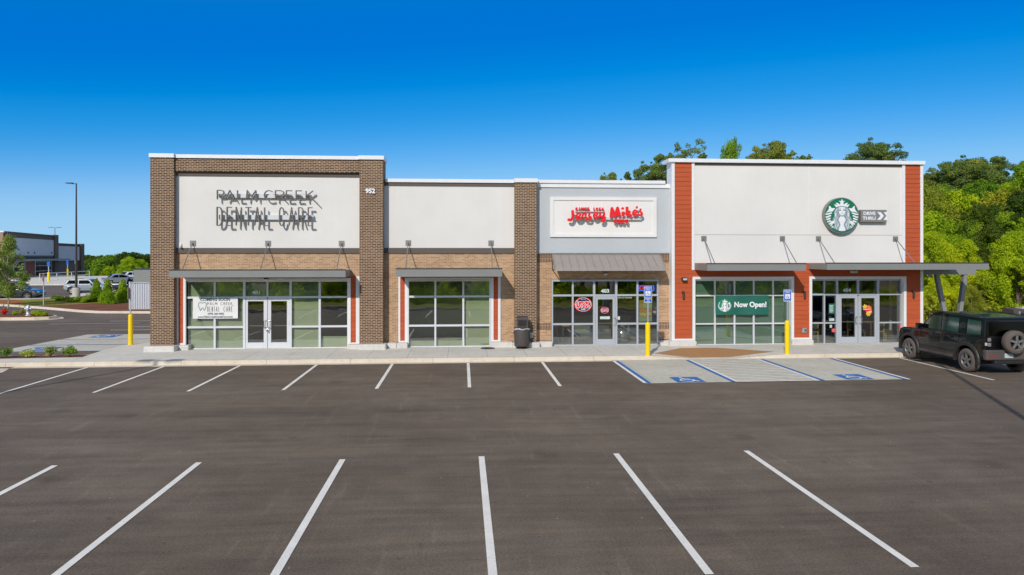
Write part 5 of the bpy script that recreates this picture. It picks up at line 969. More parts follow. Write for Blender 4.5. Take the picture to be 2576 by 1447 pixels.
def generic_car(label, paint, L=4.5, H=1.5, kind='sedan', rim='rim_silver', group='cars parked in the lots on the left', name='parked_car'):
    t = lempty(name, label, 'car', group); W = .90; h = L / 2; wf, wr = h - .88, -h + .85
    if kind == 'suv': belt, low = .98, [(-h + .05, .45), (-h, .70), (-h + .04, .98), (h - 1.35, .98), (h - .45, .88), (h - .08, .74), (h, .58), (h - .03, .38)]; gh = [(-h + .10, .95), (-h + .42, H - .06), (-h + .9, H), (.15, H), (.45, H - .06), (h - 1.20, .95)]
    elif kind == 'pickup': belt, low = 1.08, [(-h, .55), (-h, 1.12), (h - 1.5, 1.10), (h - .3, 1.06), (h - .02, .98), (h, .6), (h - .05, .45)]; gh = [(-.75, 1.08), (-.62, H - .04), (-.4, H), (.55, H), (.75, H - .05), (h - 1.42, 1.08)]
    else: belt, low = .90, [(-h + .04, .42), (-h, .68), (-h + .12, .95), (-h + .75, .98), (h - 1.25, .94), (h - .35, .78), (h - .02, .60), (h - .02, .36)]; gh = [(-h + .62, .94), (-h + 1.25, H - .05), (-.3, H), (.25, H - .02), (h - 1.10, .92)]
    r = .34 if kind != 'pickup' else .40
    m = MB().prism(arch_profile(low, [wr, wf], r + .06, r, .30 if kind != 'pickup' else .42), 'x', -W, W); taper(m, lambda x, y, z: (x * (1 - .10 * max(0, (abs(y) - h + .6) / .6) - .05 * max(0, z - .7)), y, z)); m.build('body', paint, t, bevel=.05, bseg=3)
    xf = lambda y, z: W * .95 - max(0, z - belt) * .24
    m = MB().prism(gh, 'x', -1, 1); taper(m, lambda x, y, z: ((1 if x > 0 else -1) * xf(y, z), y, z)); m.build('cabin', paint, t, bevel=.05, bseg=3)
    y0, y1 = gh[0][0], gh[-1][0]; top = H - .13; b = belt + .05
    ya = gh[1][0] + .10; yb = gh[-2][0] - .12; mid = (ya + yb) / 2
    side_panes([[(y1 - .22, b), (yb, top), (mid + .04, top), (mid + .04, b)], [(mid - .04, b), (mid - .04, top), (ya + .05, top), (max(y0 + .22, ya - .35), b)]], xf, t, 'car_glass_dark')
    k = .86
    for (a, c), nm in (((gh[-1], gh[-2]), 'windscreen'), ((gh[0], gh[1]), 'rear_window')):
        s = 1 if nm == 'windscreen' else -1; p = (a[0] + (c[0] - a[0]) * .12 + s * .012, a[1] + (c[1] - a[1]) * .12 + .01); q = (a[0] + (c[0] - a[0]) * .9 + s * .012, a[1] + (c[1] - a[1]) * .9 + .014)
        MB().add([(-xf(*p) * k, p[0], p[1]), (xf(*p) * k, p[0], p[1]), (xf(*q) * k, q[0], q[1]), (-xf(*q) * k, q[0], q[1])], [(0, 1, 2, 3)]).build(nm, 'car_glass_dark', t)
    for s in (-1, 1):
        for wy in (wr, wf): wheel(t, s * .78, wy, r, .22, r - .12, s, rim=rim)
        MB().box(s * .60 - .17, s * .60 + .17, h - .12, h - .015, .64, .76).build('headlight', 'light_clear', t, bevel=.02); MB().box(s * .64 - .16, s * .64 + .16, -h - .005, -h + .12, .78, .92).build('tail_light', 'light_red', t, bevel=.02)
        MB().box(s * .83 - .03, s * .83 + .03, h - .50, h - .28, .70, .76).build('indicator', 'light_amber' if paint in ('car_blue', 'car_dark') else 'light_clear', t)
        MB().box(s * 1.0 - .09, s * 1.0 + .09, y1 - .42, y1 - .28, belt, belt + .13).build('mirror', paint, t, bevel=.02)
    MB().box(-.72, .72, -h + .3, h - .3, .2, .42).build('underbody', 'rubber', t)
    return t
PR = -math.pi / 2      # facing right in the picture
place(generic_car('dark blue off-road car facing right behind the red stop sign', 'car_blue', 4.7, 1.68, 'suv', 'rim_dark'), (-40.6, 65.1, 0), PR + .10)
place(generic_car('silver grey hatchback behind the tall lamp post', 'car_silver', 4.3, 1.53, 'suv'), (-39.6, 75.6, 0), PR + .05)
place(generic_car('dark car behind the first and second conical shrub', 'car_dark', 4.6, 1.5, 'sedan'), (-35.3, 77.5, 0), PR + .1)
place(generic_car('dark navy pickup behind the third conical shrub', 'car_blue', 5.3, 1.75, 'pickup'), (-33.4, 72.5, 0), PR + .1)
place(generic_car('white car in the sun behind the dark pickup', 'car_white', 4.6, 1.5, 'sedan'), (-39.5, 87, 0), PR + 1.2)
place(generic_car('white off-road car further back, beside the grey outbuilding', 'car_white', 4.7, 1.72, 'suv'), (-37.6, 92.5, 0), PR + .4)
place(generic_car('silver car in the back row right of the far shop', 'car_silver', 4.6, 1.45, 'sedan'), (-47.5, 99, 0), PR + .6)
place(generic_car('dark car in the back row under the light green young trees', 'car_dark', 4.7, 1.6, 'suv'), (-41.5, 101, 0), PR + .3)
place(generic_car('white car in the back row between two dark ones', 'car_white', 4.6, 1.5, 'sedan'), (-52.0, 112, 0), PR + .9)
place(generic_car('black car cut off by the left edge, next to the hydrant island', 'car_dark', 4.6, 1.5, 'sedan', group='cars at the left edge'), (-30.9, 41.9, 0), PR)

# ============================================================ LEFT BACKGROUND
def lamp_post(x, y, H, base_r, base_h, heads, label, name='lamp_post'):
    t = empty(name, (x, y, 0), label, 'lamp post', 'tall parking lot lamp posts')
    MB().lathe([(base_r, -.1), (base_r, base_h - .03), (base_r - .03, base_h), (0, base_h)], (x, y, 0), 28).build('concrete_base', 'pole_base_concrete', t)
    MB().bar((x, y, base_h), (x, y, base_h + .05), .30, .30).cyl((x, y, base_h + .02), (x, y, H), .105, .055, n=12).build('pole', 'bronze', t)
    for dx in heads:
        h = MB(); s = 1 if dx > 0 else -1; h.bar((x, y, H - .06), (x + dx * .35, y, H - .03), .07, .05); h.prism([(x + dx * .3, H - .07), (x + dx, H - .02), (x + dx * .97, H + .05), (x + dx * .35, H + .06)], 'y', y - .18, y + .18); h.build('lamp_head', 'bronze', t)
    return t
lamp_post(-36.0, 66.6, 10.75, .33, 1.0, (-.92,), 'tall bronze lamp post on a round concrete base, single head, left of the building')
t = lamp_post(-101.2, 177.8, 11.0, .3, .9, (-1.6, 1.6), 'distant double-headed lamp post behind the far shop building')
lamp_post(-17.75, 11.4, 9.9, .30, .9, (-.8, .8), 'double-headed lamp post left of the viewpoint'); lamp_post(10.45, 8.6, 10.8, .30, .9, (-.8, .8), 'double-headed lamp post right of the viewpoint')
t = empty('stop_sign', (-32.55, 55.7, .1), 'red octagonal stop sign on a grey post in front of the dark blue car', 'sign')
MB().box(-32.58, -32.52, 55.67, 55.73, 0, 2.6).build('post', 'galvanised', t)
o = MB(); rr = .31; oc = [(rr * math.cos(R(22.5 + 45 * i)), rr * math.sin(R(22.5 + 45 * i))) for i in range(8)]
ca, sa = math.cos(R(48)), math.sin(R(48)); P = lambda a, d, b: (-32.55 + a * ca - d * sa, 55.66 - a * sa * 1 - d * ca, 2.26 + b)
o.add([P(a, 0, b) for a, b in oc] + [P(a, .01, b) for a, b in oc], [tuple(range(8)), tuple(range(8, 16))] + [(i, (i + 1) % 8, 8 + (i + 1) % 8, 8 + i) for i in range(8)]); pl = o.build('sign_face', 'stop_red', t)
tm = text_mb('STOP', .22, 0, 0, 0, 0); tm.v = [P(x, .015, z) for x, y, z in tm.v]; tm.build('lettering', 'sign_white', pl)
# hydrant
hx, hy = -27.65, 45.7; t = empty('fire_hydrant', (hx, hy, .15), 'silver fire hydrant on the small planted island at the left', 'hydrant')
MB().lathe([(.17, .0), (.17, .04), (.11, .05), (.10, .40), (.13, .42), (.13, .46), (.12, .48), (.12, .56), (.07, .66), (.03, .70), (0, .71)], (hx, hy, .15), 20).build('barrel', 'hydrant_silver', t)
MB().cyl((hx - .2, hy, .60), (hx + .2, hy, .60), .055, n=14).build('side_outlet', 'hydrant_silver', t); MB().cyl((hx, hy, .58), (hx + .05, hy - .2, .58), .07, n=14).build('pumper_outlet', 'hydrant_silver', t)
# white ribbed metal gate and the grey outbuilding behind it
t = empty('ribbed_fence', (-19, 50.9, .1), 'white ribbed metal screen left of the brick pier, behind the parking bays', 'fence')
m = MB(); x = -24.5; k = 0
x0f = -23.75
while x0f + k * .16 < -14: a = x0f + k * .16; m.prism([(a, 50.9), (a + .10, 50.9), (a + .115, 50.86), (a + .145, 50.86), (a + .16, 50.9), (a + .16, 50.95), (a, 50.95)], 'z', .12, 2.02); k += 1
m.build('ribbed_sheet', 'white_panel', t); MB().box(-23.8, -14, 50.84, 50.97, 2.02, 2.10).build('top_rail', 'galvanised', t); MB().box(-23.87, -23.75, 50.84, 50.98, .0, 2.12).build('corner_post', 'white_panel', t)
t = empty('outbuilding', (-26, 63, 0), 'plain grey flat-roofed outbuilding glimpsed above the white ribbed screen', 'building'); MB().box(-30.2, -16, 65.2, 69, -.05, 2.72).build('wall', 'grey_wall', t); MB().box(-30.25, -16, 65.15, 69.05, 2.72, 2.80).build('roof_edge', 'dark_metal', t)
t = empty('light_pole_arm', (-37.5, 80, 0), 'white raised hatch lid with a strut above the grey outbuilding', 'hatch'); 
m = MB().add([(-28.6, 66.3, 2.8), (-27.6, 66.3, 2.8), (-27.6, 66.6, 3.6), (-28.2, 66.6, 3.6)], [(0, 1, 2, 3)]); m.build('lid', 'white_trim', t); MB().cyl((-28.7, 66.2, 2.8), (-26.8, 66.2, 4.4), .04, n=8).build('strut', 'galvanised', t)
t.name = 'roof_hatch'
# far shop building: front face sunlit (cut by the frame), long side in shade, both also put into the brick colours
FB = empty('retail_building', (-84, 130, .1), 'far row of brown brick shops with shaded white panels at the left edge', 'building')
ax, ay, bx_, by_, cx_, cy_ = -76.8, 120.9, -83.0, 146.4, -87.8, 165.8
def frame_between(p, q):
    d = Vector((q[0] - p[0], q[1] - p[1], 0)); L = d.length; d.normalize(); n = Vector((d.y, -d.x, 0)); return L, d, n
L1, d1, n1 = frame_between((ax, ay), (bx_, by_)); L2, d2, n2 = frame_between((bx_, by_), (cx_, cy_))
def fb(name, mat, s0, s1, z0, z1, off, dep, seg=1, parent=None):
    p0, d, n = ((Vector((ax, ay, 0)), d1, n1) if seg == 1 else (Vector((bx_, by_, 0)), d2, n2))
    c = [p0 + d * s + n * o for s, o in ((s0, off), (s1, off), (s1, off - dep), (s0, off - dep))]
    return MB().add([(v.x, v.y, z) for z in (z0, z1) for v in c], [(0, 1, 2, 3), (4, 5, 6, 7), (0, 1, 5, 4), (1, 2, 6, 5), (2, 3, 7, 6), (3, 0, 4, 7)]).build(name, mat, parent or FB)
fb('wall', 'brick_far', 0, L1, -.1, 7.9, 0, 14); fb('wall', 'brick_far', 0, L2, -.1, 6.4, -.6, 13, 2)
fb('coping', 'dark_band', -.1, L1 + .1, 7.9, 8.1, .15, 14.3); fb('coping', 'dark_band', -.1, L2 + .1, 6.4, 6.6, -.4, 13.4, 2)
fb('brick_pier', 'brick_far', L1 - 2.2, L1, 0, 8.2, .35, .4); fb('brick_pier', 'brick_far', 0, 2.2, 0, 7.9, .35, .4); fb('brick_pier', 'brick_far', L2 - 2.4, L2, 0, 6.7, 0, .7, 2)
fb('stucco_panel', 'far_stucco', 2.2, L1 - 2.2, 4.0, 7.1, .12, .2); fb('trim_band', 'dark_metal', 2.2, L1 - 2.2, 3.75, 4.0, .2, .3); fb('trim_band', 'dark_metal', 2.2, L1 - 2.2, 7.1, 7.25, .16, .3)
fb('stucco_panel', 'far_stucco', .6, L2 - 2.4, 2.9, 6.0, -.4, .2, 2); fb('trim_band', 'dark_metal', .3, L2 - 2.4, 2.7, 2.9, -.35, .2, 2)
fb('canopy', 'canopy_metal', 3.5, L1 + 2.6, 3.0, 3.35, 1.8, 1.6); fb('orange_boards', 'red_panel', 8.5, 13.2, 0, 3.1, .15, .2); fb('orange_boards', 'red_panel', L1 - 6, L1 - 4.6, 0, 3.1, .15, .2)
for s0, s1 in ((3.0, 8.3), (13.4, L1 - 3.9)):
    w = fb('storefront_window', 'aluminium', s0, s1, .1, 3.05, .2, .1); n_ = 4
    for i in range(n_):
        for z0, z1 in ((.2, 1.0), (1.1, 2.0), (2.1, 2.9)): fb('pane', 'car_glass_dark', s0 + .25 + (s1 - s0 - .4) * i / n_, s0 + .1 + (s1 - s0 - .4) * (i + 1) / n_, z0, z1, .23, .03, parent=w)
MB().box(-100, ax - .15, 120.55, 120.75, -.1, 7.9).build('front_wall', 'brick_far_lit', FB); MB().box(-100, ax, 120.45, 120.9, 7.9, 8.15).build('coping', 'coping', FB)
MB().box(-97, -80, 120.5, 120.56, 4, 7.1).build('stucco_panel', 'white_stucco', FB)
for s, lb in ((9.8, 'a'), (13, 'b'), (22.5, 'c')): fb('wall_plate', 'dark_metal', s, s + .4, 4.35, 4.7, .2, .1)
# its bollards and white rail
def W2(u, D):     # helper used while measuring the picture: picture column u and depth D to world x, y
    a = (u - 1288) / 1717; r = a * D; return (r * math.cos(YAW) + D * math.sin(YAW), D * math.cos(YAW) - r * math.sin(YAW))
for u, D, lb in ((122.5, 101, 'yellow bollard with a blue sign, nearest of three before the far shops'), (170, 125, 'middle yellow bollard with a blue sign before the far shops'), (191.5, 128, 'yellow bollard with a pale sign just left of the tall lamp post')):
    x, y = W2(u, D); t = empty('bollard_sign', (x, y, .15), lb, 'bollard', 'yellow bollards before the far shops'); MB().cyl((x, y, 0), (x, y, 1.55), .16, n=14).build('bollard', 'bollard_yellow', t)
    MB().box(x - .05, x + .05, y - .05, y + .05, 1.5, 2.9).build('post', 'galvanised', t); MB().box(x - .2, x + .2, y - .08, y - .05, 2.4, 3.1).build('sign_plate', 'sign_blue' if 'blue' in lb else 'galvanised', t)
t = empty('railing', (-70, 112, .15), 'white tubular ramp railing in front of the far shops', 'railing'); m = MB(); rl_ = [W2(100, 103), W2(120, 106), W2(143, 108), W2(180, 114), W2(225, 122)]
for (x0, y0), (x1, y1) in zip(rl_[:-1], rl_[1:]):
    for z in (.65, 1.25): m.cyl((x0, y0, z), (x1, y1, z), .05, n=8)
for x0, y0 in rl_: m.cyl((x0, y0, 0), (x0, y0, 1.3), .06, n=8)
m.build('rails', 'rail_white', t)
# right background: fence, small lamp, brown container
t = empty('picket_fence', (32, 34.5, 0), 'black metal picket fence between the building corner and the parked black car', 'fence'); m = MB()
for z in (.25, .98): m.box(20.6, 44, 34.48, 34.52, z, z + .035)
for i in range(180): m.box(20.6 + i * .13, 20.6 + i * .13 + .016, 34.492, 34.508, .05, 1.08)
m.build('pickets', 'dark_metal', t)
x, y = W2(2333, 48); t = empty('slim_lamp_post', (x, y, 0), 'slim bronze lamp post right behind the right corner of the coffee shop', 'lamp post'); MB().bar((x, y, 0), (x, y, 4.2), .12, .12).build('pole', 'bronze', t); MB().prism([(x, 4.12), (x + 1.0, 4.18), (x + .9, 4.25), (x + .1, 4.3)], 'y', y - .2, y + .2).build('lamp_head', 'bronze', t)
t = empty('waste_container', (26.6, 33, 0), 'dark brown metal container with an open side behind the black off-road car', 'container')
MB().add([(26.8, 31.4, 0), (30.4, 31.4, 0), (30.4, 32.1, 0), (26.8, 32.1, 0), (26.8, 31.4, 1.36), (30.4, 31.4, 1.30), (30.4, 32.1, 1.36), (26.8, 32.1, 1.40)], [(0, 1, 5, 4), (1, 2, 6, 5), (2, 3, 7, 6), (3, 0, 4, 7), (4, 5, 6, 7)]).build('body', 'dumpster_brown', t)
MB().box(27.15, 27.9, 31.36, 31.40, .55, 1.2).build('opening', 'dark_metal', t); MB().box(27.0, 27.1, 31.33, 31.40, .2, 1.28).build('rib', 'grey_wall', t); MB().box(27.4, 29.6, 31.6, 32.0, 1.38, 1.45).build('lid', 'white_panel', t)  # the opening is a flat dark panel, its inner shade put into the colour
# kerbside plants and trees follow

# ============================================================ PLANTS AND TREES
rng = np.random.default_rng(11)
def leaf_cloud(centres, radii, n, size, flat=.30, outward=.95, shape='quad'):
    """n leaf quads spread through ellipsoid clumps; more towards each clump's skin"""
    C = np.array(centres); Rr = np.array(radii); wts = (Rr[:, 0] * Rr[:, 1] * Rr[:, 2]) ** (2 / 3); wts /= wts.sum()
    idx = rng.choice(len(C), n, p=wts); d = rng.normal(size=(n, 3)); d /= np.linalg.norm(d, axis=1)[:, None]
    rad = rng.uniform(.2, 1.12, n) ** .5; p = C[idx] + d * Rr[idx] * rad[:, None]
    nrm = d * outward + rng.normal(size=(n, 3)) * .55 + np.array([0, 0, flat]); nrm /= np.linalg.norm(nrm, axis=1)[:, None]
    t = np.cross(nrm, rng.normal(size=(n, 3))); t /= np.linalg.norm(t, axis=1)[:, None]; b = np.cross(nrm, t)
    s = size * rng.uniform(.6, 1.35, n)[:, None]
    v = np.stack([p + t * s, p + b * s * .55, p - t * s, p - b * s * .55], axis=1).reshape(-1, 3)
    return v
def leaf_mesh(name, v, mat):
    n = len(v) // 4; me = bpy.data.meshes.new(name); me.vertices.add(len(v)); me.vertices.foreach_set('co', v.astype(np.float32).ravel())
    me.loops.add(4 * n); me.loops.foreach_set('vertex_index', np.arange(4 * n, dtype=np.int32)); me.polygons.add(n); me.polygons.foreach_set('loop_start', np.arange(0, 4 * n, 4, dtype=np.int32)); me.polygons.foreach_set('loop_total', np.full(n, 4, dtype=np.int32))
    me.materials.append(M[mat]); me.update(); me.validate(); return me
def limb(mb, p, q, r0, r1, seed, n=4):
    rd = random.Random(seed); p = Vector(p); q = Vector(q); pts = [p + (q - p) * (i / n) + Vector((rd.uniform(-1, 1), rd.uniform(-1, 1), 0)) * (q - p).length * .04 * (0 < i < n) for i in range(n + 1)]
    for i in range(n): mb.cyl(pts[i], pts[i + 1], r0 + (r1 - r0) * i / n, r0 + (r1 - r0) * (i + 1) / n, n=8, caps=False)
TREES = {}
def tree_proto(key, H, cr, base, mat, bark, n=9000, clumps=26, leaf=.22, form='broad', seed=1, tk=1.0, frac=.45):
    rd = random.Random(seed); cs = []; rs = []; tr = MB(); limb(tr, (0, 0, -.3), (rd.uniform(-.2, .2), 0, H * .8), (H * .018 + .05) * tk, .05 * tk, seed, 6)
    for i in range(clumps):
        if form == 'pine': z = H * (1 - frac * rd.random() ** .9); k = math.sin(min(1, (H - z) / (H * frac) + .12) * 2.5); rr = cr * (.25 + .75 * k) * rd.random() ** .5; sz = cr * (rd.uniform(.10, .17) if key == 'sparse' else rd.uniform(.15, .27)); sq = .8
        elif form == 'cone': f = rd.random() ** .8; z = base + (H - base) * f; rr = cr * (1 - f) * rd.random() ** .5; sz = cr * (.16 + .34 * (1 - f)); sq = .9
        else: f = rd.random(); z = base + (H - base) * f; k = max(.02, math.sin(math.pi * (.14 + .86 * f))) ** .85; rr = cr * k * rd.random() ** .5; sz = cr * rd.uniform(.15, .30); sq = 1.05
        a = rd.uniform(0, 2 * math.pi); c = (rr * math.cos(a), rr * math.sin(a), min(z, H - sz * sq * .6)); cs.append(c); rs.append((sz, sz, sz * sq))
        for _ in range(2):
            b_ = sz * rd.uniform(.25, .45); e_ = Vector((rd.gauss(0, 1), rd.gauss(0, 1), rd.gauss(0, .8))).normalized() * sz * rd.uniform(1.0, 1.45); cs.append((c[0] + e_.x, c[1] + e_.y, c[2] + e_.z)); rs.append((b_, b_, b_ * .8))
        if form != 'cone' and i % 2 == 0: limb(tr, (0, 0, max(base * .7, c[2] - rr * .8 - .5)), c, (.05 + H * .004) * tk, .02 * tk, seed * 50 + i, 3)
    v = leaf_cloud(cs, rs, n, leaf); TREES[key] = (leaf_mesh('crown', v, mat), tr, bark)
used = {}
def plant_tree(key, x, y, z, s, rz, label, group, cat='tree', name='tree', sz=None):
    me, tr, bark = TREES[key]
    t = empty(name, (0, 0, 0), label, cat, group); c = bpy.data.objects.new('crown', me); COL.objects.link(c); c.parent = t
    if key in used: k = bpy.data.objects.new('trunk', used[key]); COL.objects.link(k); k.parent = t
    else: k = tr.build('trunk', bark, t); used[key] = k.data
    place(t, (x, y, z), rz, (s, s, sz or s)); return t
tree_proto('lime', 9, 3.0, 1.2, 'leaf_lime', 'bark_pale', 34000, 62, .09, seed=3); tree_proto('lime2', 8, 3.2, .8, 'leaf_lime', 'bark', 34000, 66, .09, seed=13)
tree_proto('mid', 11, 3.4, 1.5, 'leaf_mid', 'bark', 34000, 62, .10, seed=5); tree_proto('mid2', 12, 3.2, 2.0, 'leaf_mid', 'bark', 34000, 60, .10, seed=25)
tree_proto('olive', 9, 3.3, .6, 'leaf_olive', 'bark', 30000, 60, .09, seed=7); tree_proto('dark', 12, 3.3, 2, 'leaf_dark', 'bark', 30000, 60, .11, seed=8)
tree_proto('pine', 16, 2.0, 8, 'leaf_pine', 'bark_pine', 16000, 34, .085, 'pine', seed=9, frac=.24); tree_proto('pine2', 17, 2.6, 9, 'leaf_pine', 'bark_pine', 12000, 30, .09, 'pine', seed=19, frac=.3); tree_proto('pine3', 16, 2.7, 8, 'leaf_pine', 'bark_pine', 22000, 50, .085, 'pine', seed=29, frac=.26)
tree_proto('sparse', 16, 2.5, 9, 'leaf_pine', 'bark_pine', 6500, 44, .075, 'pine', seed=41, frac=.28, tk=.6); tree_proto('conifer', 1.85, .60, .05, 'leaf_conifer', 'bark', 12000, 90, .036, 'cone', seed=2)
tree_proto('young', 5.2, 1.25, .9, 'leaf_young', 'bark_pale', 14000, 70, .055, seed=6, tk=.42)
KIND = {'lime': 'bright lime green tree', 'lime2': 'broad yellow-green tree', 'mid': 'mid green leafy tree', 'mid2': 'tall mid green tree', 'olive': 'dull yellow-olive tree', 'dark': 'dark green dense tree', 'pine': 'dark olive pine', 'sparse': 'open-crowned pine', 'pine2': 'thin-crowned pine with gaps', 'pine3': 'broad-topped pine'}
PH = {'sparse': 16, 'lime': 9, 'lime2': 8, 'mid': 11, 'mid2': 12, 'olive': 9, 'dark': 12, 'pine': 16, 'pine2': 17, 'pine3': 16}
def tree_at(key, u, vtop, D, label, group, z0=0, fatten=1.0, s=None):
    """tree whose top reaches picture row vtop at picture column u when seen at depth D"""
    x, y = W2(u, D); top = 4 + (643 - vtop) / 1717 * D; sc = (top - z0) / PH[key]; return plant_tree(key, x, y, z0, sc * fatten, random.uniform(0, 6.28), label, group, sz=sc)
G1 = 'pines showing above the shop roof'
for k, u, v, D, fw, lb in (('pine3', 1531, 437, 80, .62, 'small pine top just above the grey-walled shop roof, furthest left'), ('pine', 1587, 431, 76, .78, 'low pine top above the grey-walled shop roof, second from left'), ('pine3', 1648, 410, 70, .92, 'pine rising left of the coffee shop corner'), ('pine', 1680, 385, 72, .95, 'pine touching the upper left corner of the coffee shop block'),
    ('sparse', 1733, 352, 74, 1.0, 'tall open-crowned pine above the left orange pilaster'), ('pine', 1780, 384, 72, .95, 'pine behind the roof right of the tall open-crowned one'), ('pine3', 1938, 362, 72, .90, 'broad pine above the middle of the coffee shop roof'), ('pine', 1985, 379, 76, 1.0, 'lower pine right of the broad one above the coffee shop roof'), ('pine', 2035, 388, 78, .8, 'small pine top above the coffee shop roof, right of the broad pine'),
    ('pine3', 2203, 358, 70, 1.05, 'broad rounded pine above the roof near the right end'), ('pine', 2250, 382, 74, .9, 'lower pine beside the broad rounded one at the right end of the roof')): tree_at(k, u, v, D, lb, G1, fatten=fw)
tree_at('mid', 1838, 364, 66, 'green leafy tree top above the coffee shop roof between two pines', G1, fatten=.42)
G2 = 'woodland right of the building'
rs_ = random.Random(5)
front = [('lime', 2345, 590, 45), ('lime2', 2385, 600, 47), ('lime', 2425, 610, 45), ('olive', 2475, 690, 43), ('olive', 2520, 680, 46), ('lime2', 2562, 590, 42), ('lime', 2600, 550, 44), ('olive', 2440, 715, 41), ('lime2', 2640, 600, 45), ('lime2', 2362, 700, 42)]
midr = [('lime2', 2350, 540, 52), ('mid', 2385, 560, 54), ('lime', 2420, 600, 52), ('dark', 2462, 520, 50), ('lime2', 2500, 600, 50), ('mid2', 2530, 540, 52), ('dark', 2566, 490, 52), ('mid', 2440, 560, 50), ('mid', 2600, 500, 52), ('olive', 2375, 600, 50), ('lime', 2510, 640, 48), ('olive', 2470, 560, 55)]
back = [('olive', 2335, 462, 62), ('mid', 2362, 478, 64), ('lime2', 2400, 490, 61), ('mid2', 2440, 470, 63), ('mid', 2480, 462, 62), ('olive', 2515, 478, 60), ('lime2', 2548, 470, 62), ('mid2', 2590, 425, 60), ('mid', 2320, 500, 66), ('mid2', 2630, 430, 62), ('dark', 2500, 520, 58), ('dark', 2420, 540, 60)]
top_ = [('pine', 2326, 432, 72), ('pine2', 2352, 448, 74), ('pine3', 2392, 412, 70), ('pine', 2440, 397, 70), ('pine3', 2468, 396, 72), ('pine', 2505, 430, 74), ('mid2', 2572, 416, 66), ('pine', 2418, 425, 76), ('mid2', 2605, 412, 68), ('pine3', 2450, 420, 68)]
row = {0: 'in the wood\'s front row', 1: 'in the wood\'s second row', 2: 'in the wood\'s third row', 3: 'along the wood\'s top'}
for ri, L_ in enumerate((front, midr, back, top_)):
    seen = {}
    for k, u, v, D in sorted(L_, key=lambda q: q[1]):
        seen[k] = seen.get(k, 0) + 1; ordn = ['leftmost', 'second from left', 'third from left', 'fourth from left', 'fifth from left'][seen[k] - 1]; n_same = sum(1 for q in L_ if q[0] == k)
        tree_at(k, u, v, D, '%s %s%s' % (KIND[k], row[ri], '' if n_same == 1 else ', %s of its kind' % ordn), G2, fatten=(.85 if ri < 3 else (1.15 if k.startswith('pine') else .6)) * rs_.uniform(.9, 1.12))
def bush_mass(name, boxes, n, leaf, mat, label, cat, kind='stuff'):
    C = []; Q = []
    for x0, x1, y0, y1, z0, z1, k in boxes:
        for i in range(k): s = rs_.uniform(.5, 1.1); C.append((rs_.uniform(x0, x1), rs_.uniform(y0, y1), rs_.uniform(z0, z1))); Q.append((s * 1.3, s * 1.3, s))
    me = leaf_mesh(name, leaf_cloud(C, Q, n, leaf), mat); o = bpy.data.objects.new(name, me); COL.objects.link(o); return tag(o, label, cat, kind=kind)
bush_mass('undergrowth', [(22, 60, 42, 50, .0, 1.6, 150), (22, 60, 50, 72, .5, 4.5, 260)], 60000, .17, 'leaf_mid', 'dense undergrowth filling the wood right of the building', 'undergrowth')
bush_mass('scrub', [(24, 52, 38.5, 44, .0, .9, 90)], 16000, .12, 'leaf_olive', 'dry yellow scrub at the foot of the wood', 'scrub')
# wood behind the viewpoint, which the shop windows and the car paint reflect
G3 = 'trees across the car park, reflected in the shop windows'
for i in range(22):
    k = ['mid', 'lime', 'dark', 'olive', 'mid2', 'lime2'][(i * 5) % 6]; x = -33 + i * 3.3 + rs_.uniform(-1, 1); y = -2.2 - rs_.uniform(0, 4); s = rs_.uniform(.46, .64) * (9 / PH[k]) ** 1
    plant_tree(k, x, y, .05, s, i, '%s standing across the car park behind the viewpoint' % KIND[k], G3)
for i in range(14):
    k = ['dark', 'mid2', 'mid', 'pine3'][i % 4]; x = -38 + i * 6 + rs_.uniform(-2, 2); plant_tree(k, x, -24 - rs_.uniform(0, 6), 0, rs_.uniform(.85, 1.1), i, '%s at the back of the wood behind the viewpoint' % KIND[k], G3)
bush_mass('undergrowth', [(-36, 38, -2.5, 2.2, .0, .6, 190), (-36, 38, -7, -3, .0, 1.6, 160)], 40000, .14, 'leaf_lime', 'low green undergrowth across the car park, behind the viewpoint', 'undergrowth')
# conical shrubs, young tree, small shrubs on the left
for u, D, s, lb in ((242.4, 57.0, 1.0, 'left one of the three conical shrubs, beside the silver hatchback'), (270.9, 54.6, 1.02, 'middle and nearest of the three conical shrubs'), (308.9, 56.3, 1.0, 'right one of the three conical shrubs, next to the white ribbed screen')):
    x, y = W2(u, D); plant_tree('conifer', x, y, .1, s * 1.05, u, lb, 'conical shrubs in the mulch bed', 'shrub', 'conical_shrub')
x, y = W2(20, 52); plant_tree('young', x, y, .1, 1.02, 1.0, 'slender young tree with sparse light foliage at the left edge', None, 'tree', 'young_tree')
x, y = W2(-25, 53); plant_tree('young', x, y, .1, 1.05, 2.0, 'young tree just beyond the left edge', None, 'tree', 'young_tree')
def shrub(x, y, z, r, h, mat, label, group, n=420, leaf=.05, flower=None, sticks=True):
    t = empty('small_shrub', (x, y, z), label, 'shrub', group); C = []; Q = []
    for i in range(9): a = rs_.uniform(0, 6.28); q = r * .6 * rs_.random() ** .5; C.append((q * math.cos(a), q * math.sin(a), h * rs_.uniform(.3, .8))); Q.append((r * .42, r * .42, h * .28))
    o = bpy.data.objects.new('leaves', leaf_mesh('leaves', leaf_cloud(C, Q, n, leaf), mat)); COL.objects.link(o); o.parent = t
    m = MB()
    for c in C[:7]: m.cyl((0, 0, 0), c, .008, .004, n=5, caps=False)
    o2 = m.build('stems', 'bark', None, origin=(0, 0, 0)); o2.parent = t; o2.location = (0, 0, 0)
    if flower:
        o = bpy.data.objects.new('flowers', leaf_mesh('flowers', leaf_cloud(C, [(a * 1.05, b * 1.05, c * 1.2) for a, b, c in Q], n // 4, leaf * .8), flower)); COL.objects.link(o); o.parent = t
    return t
GS = 'low shrubs in the mulch strip beside the pavement'
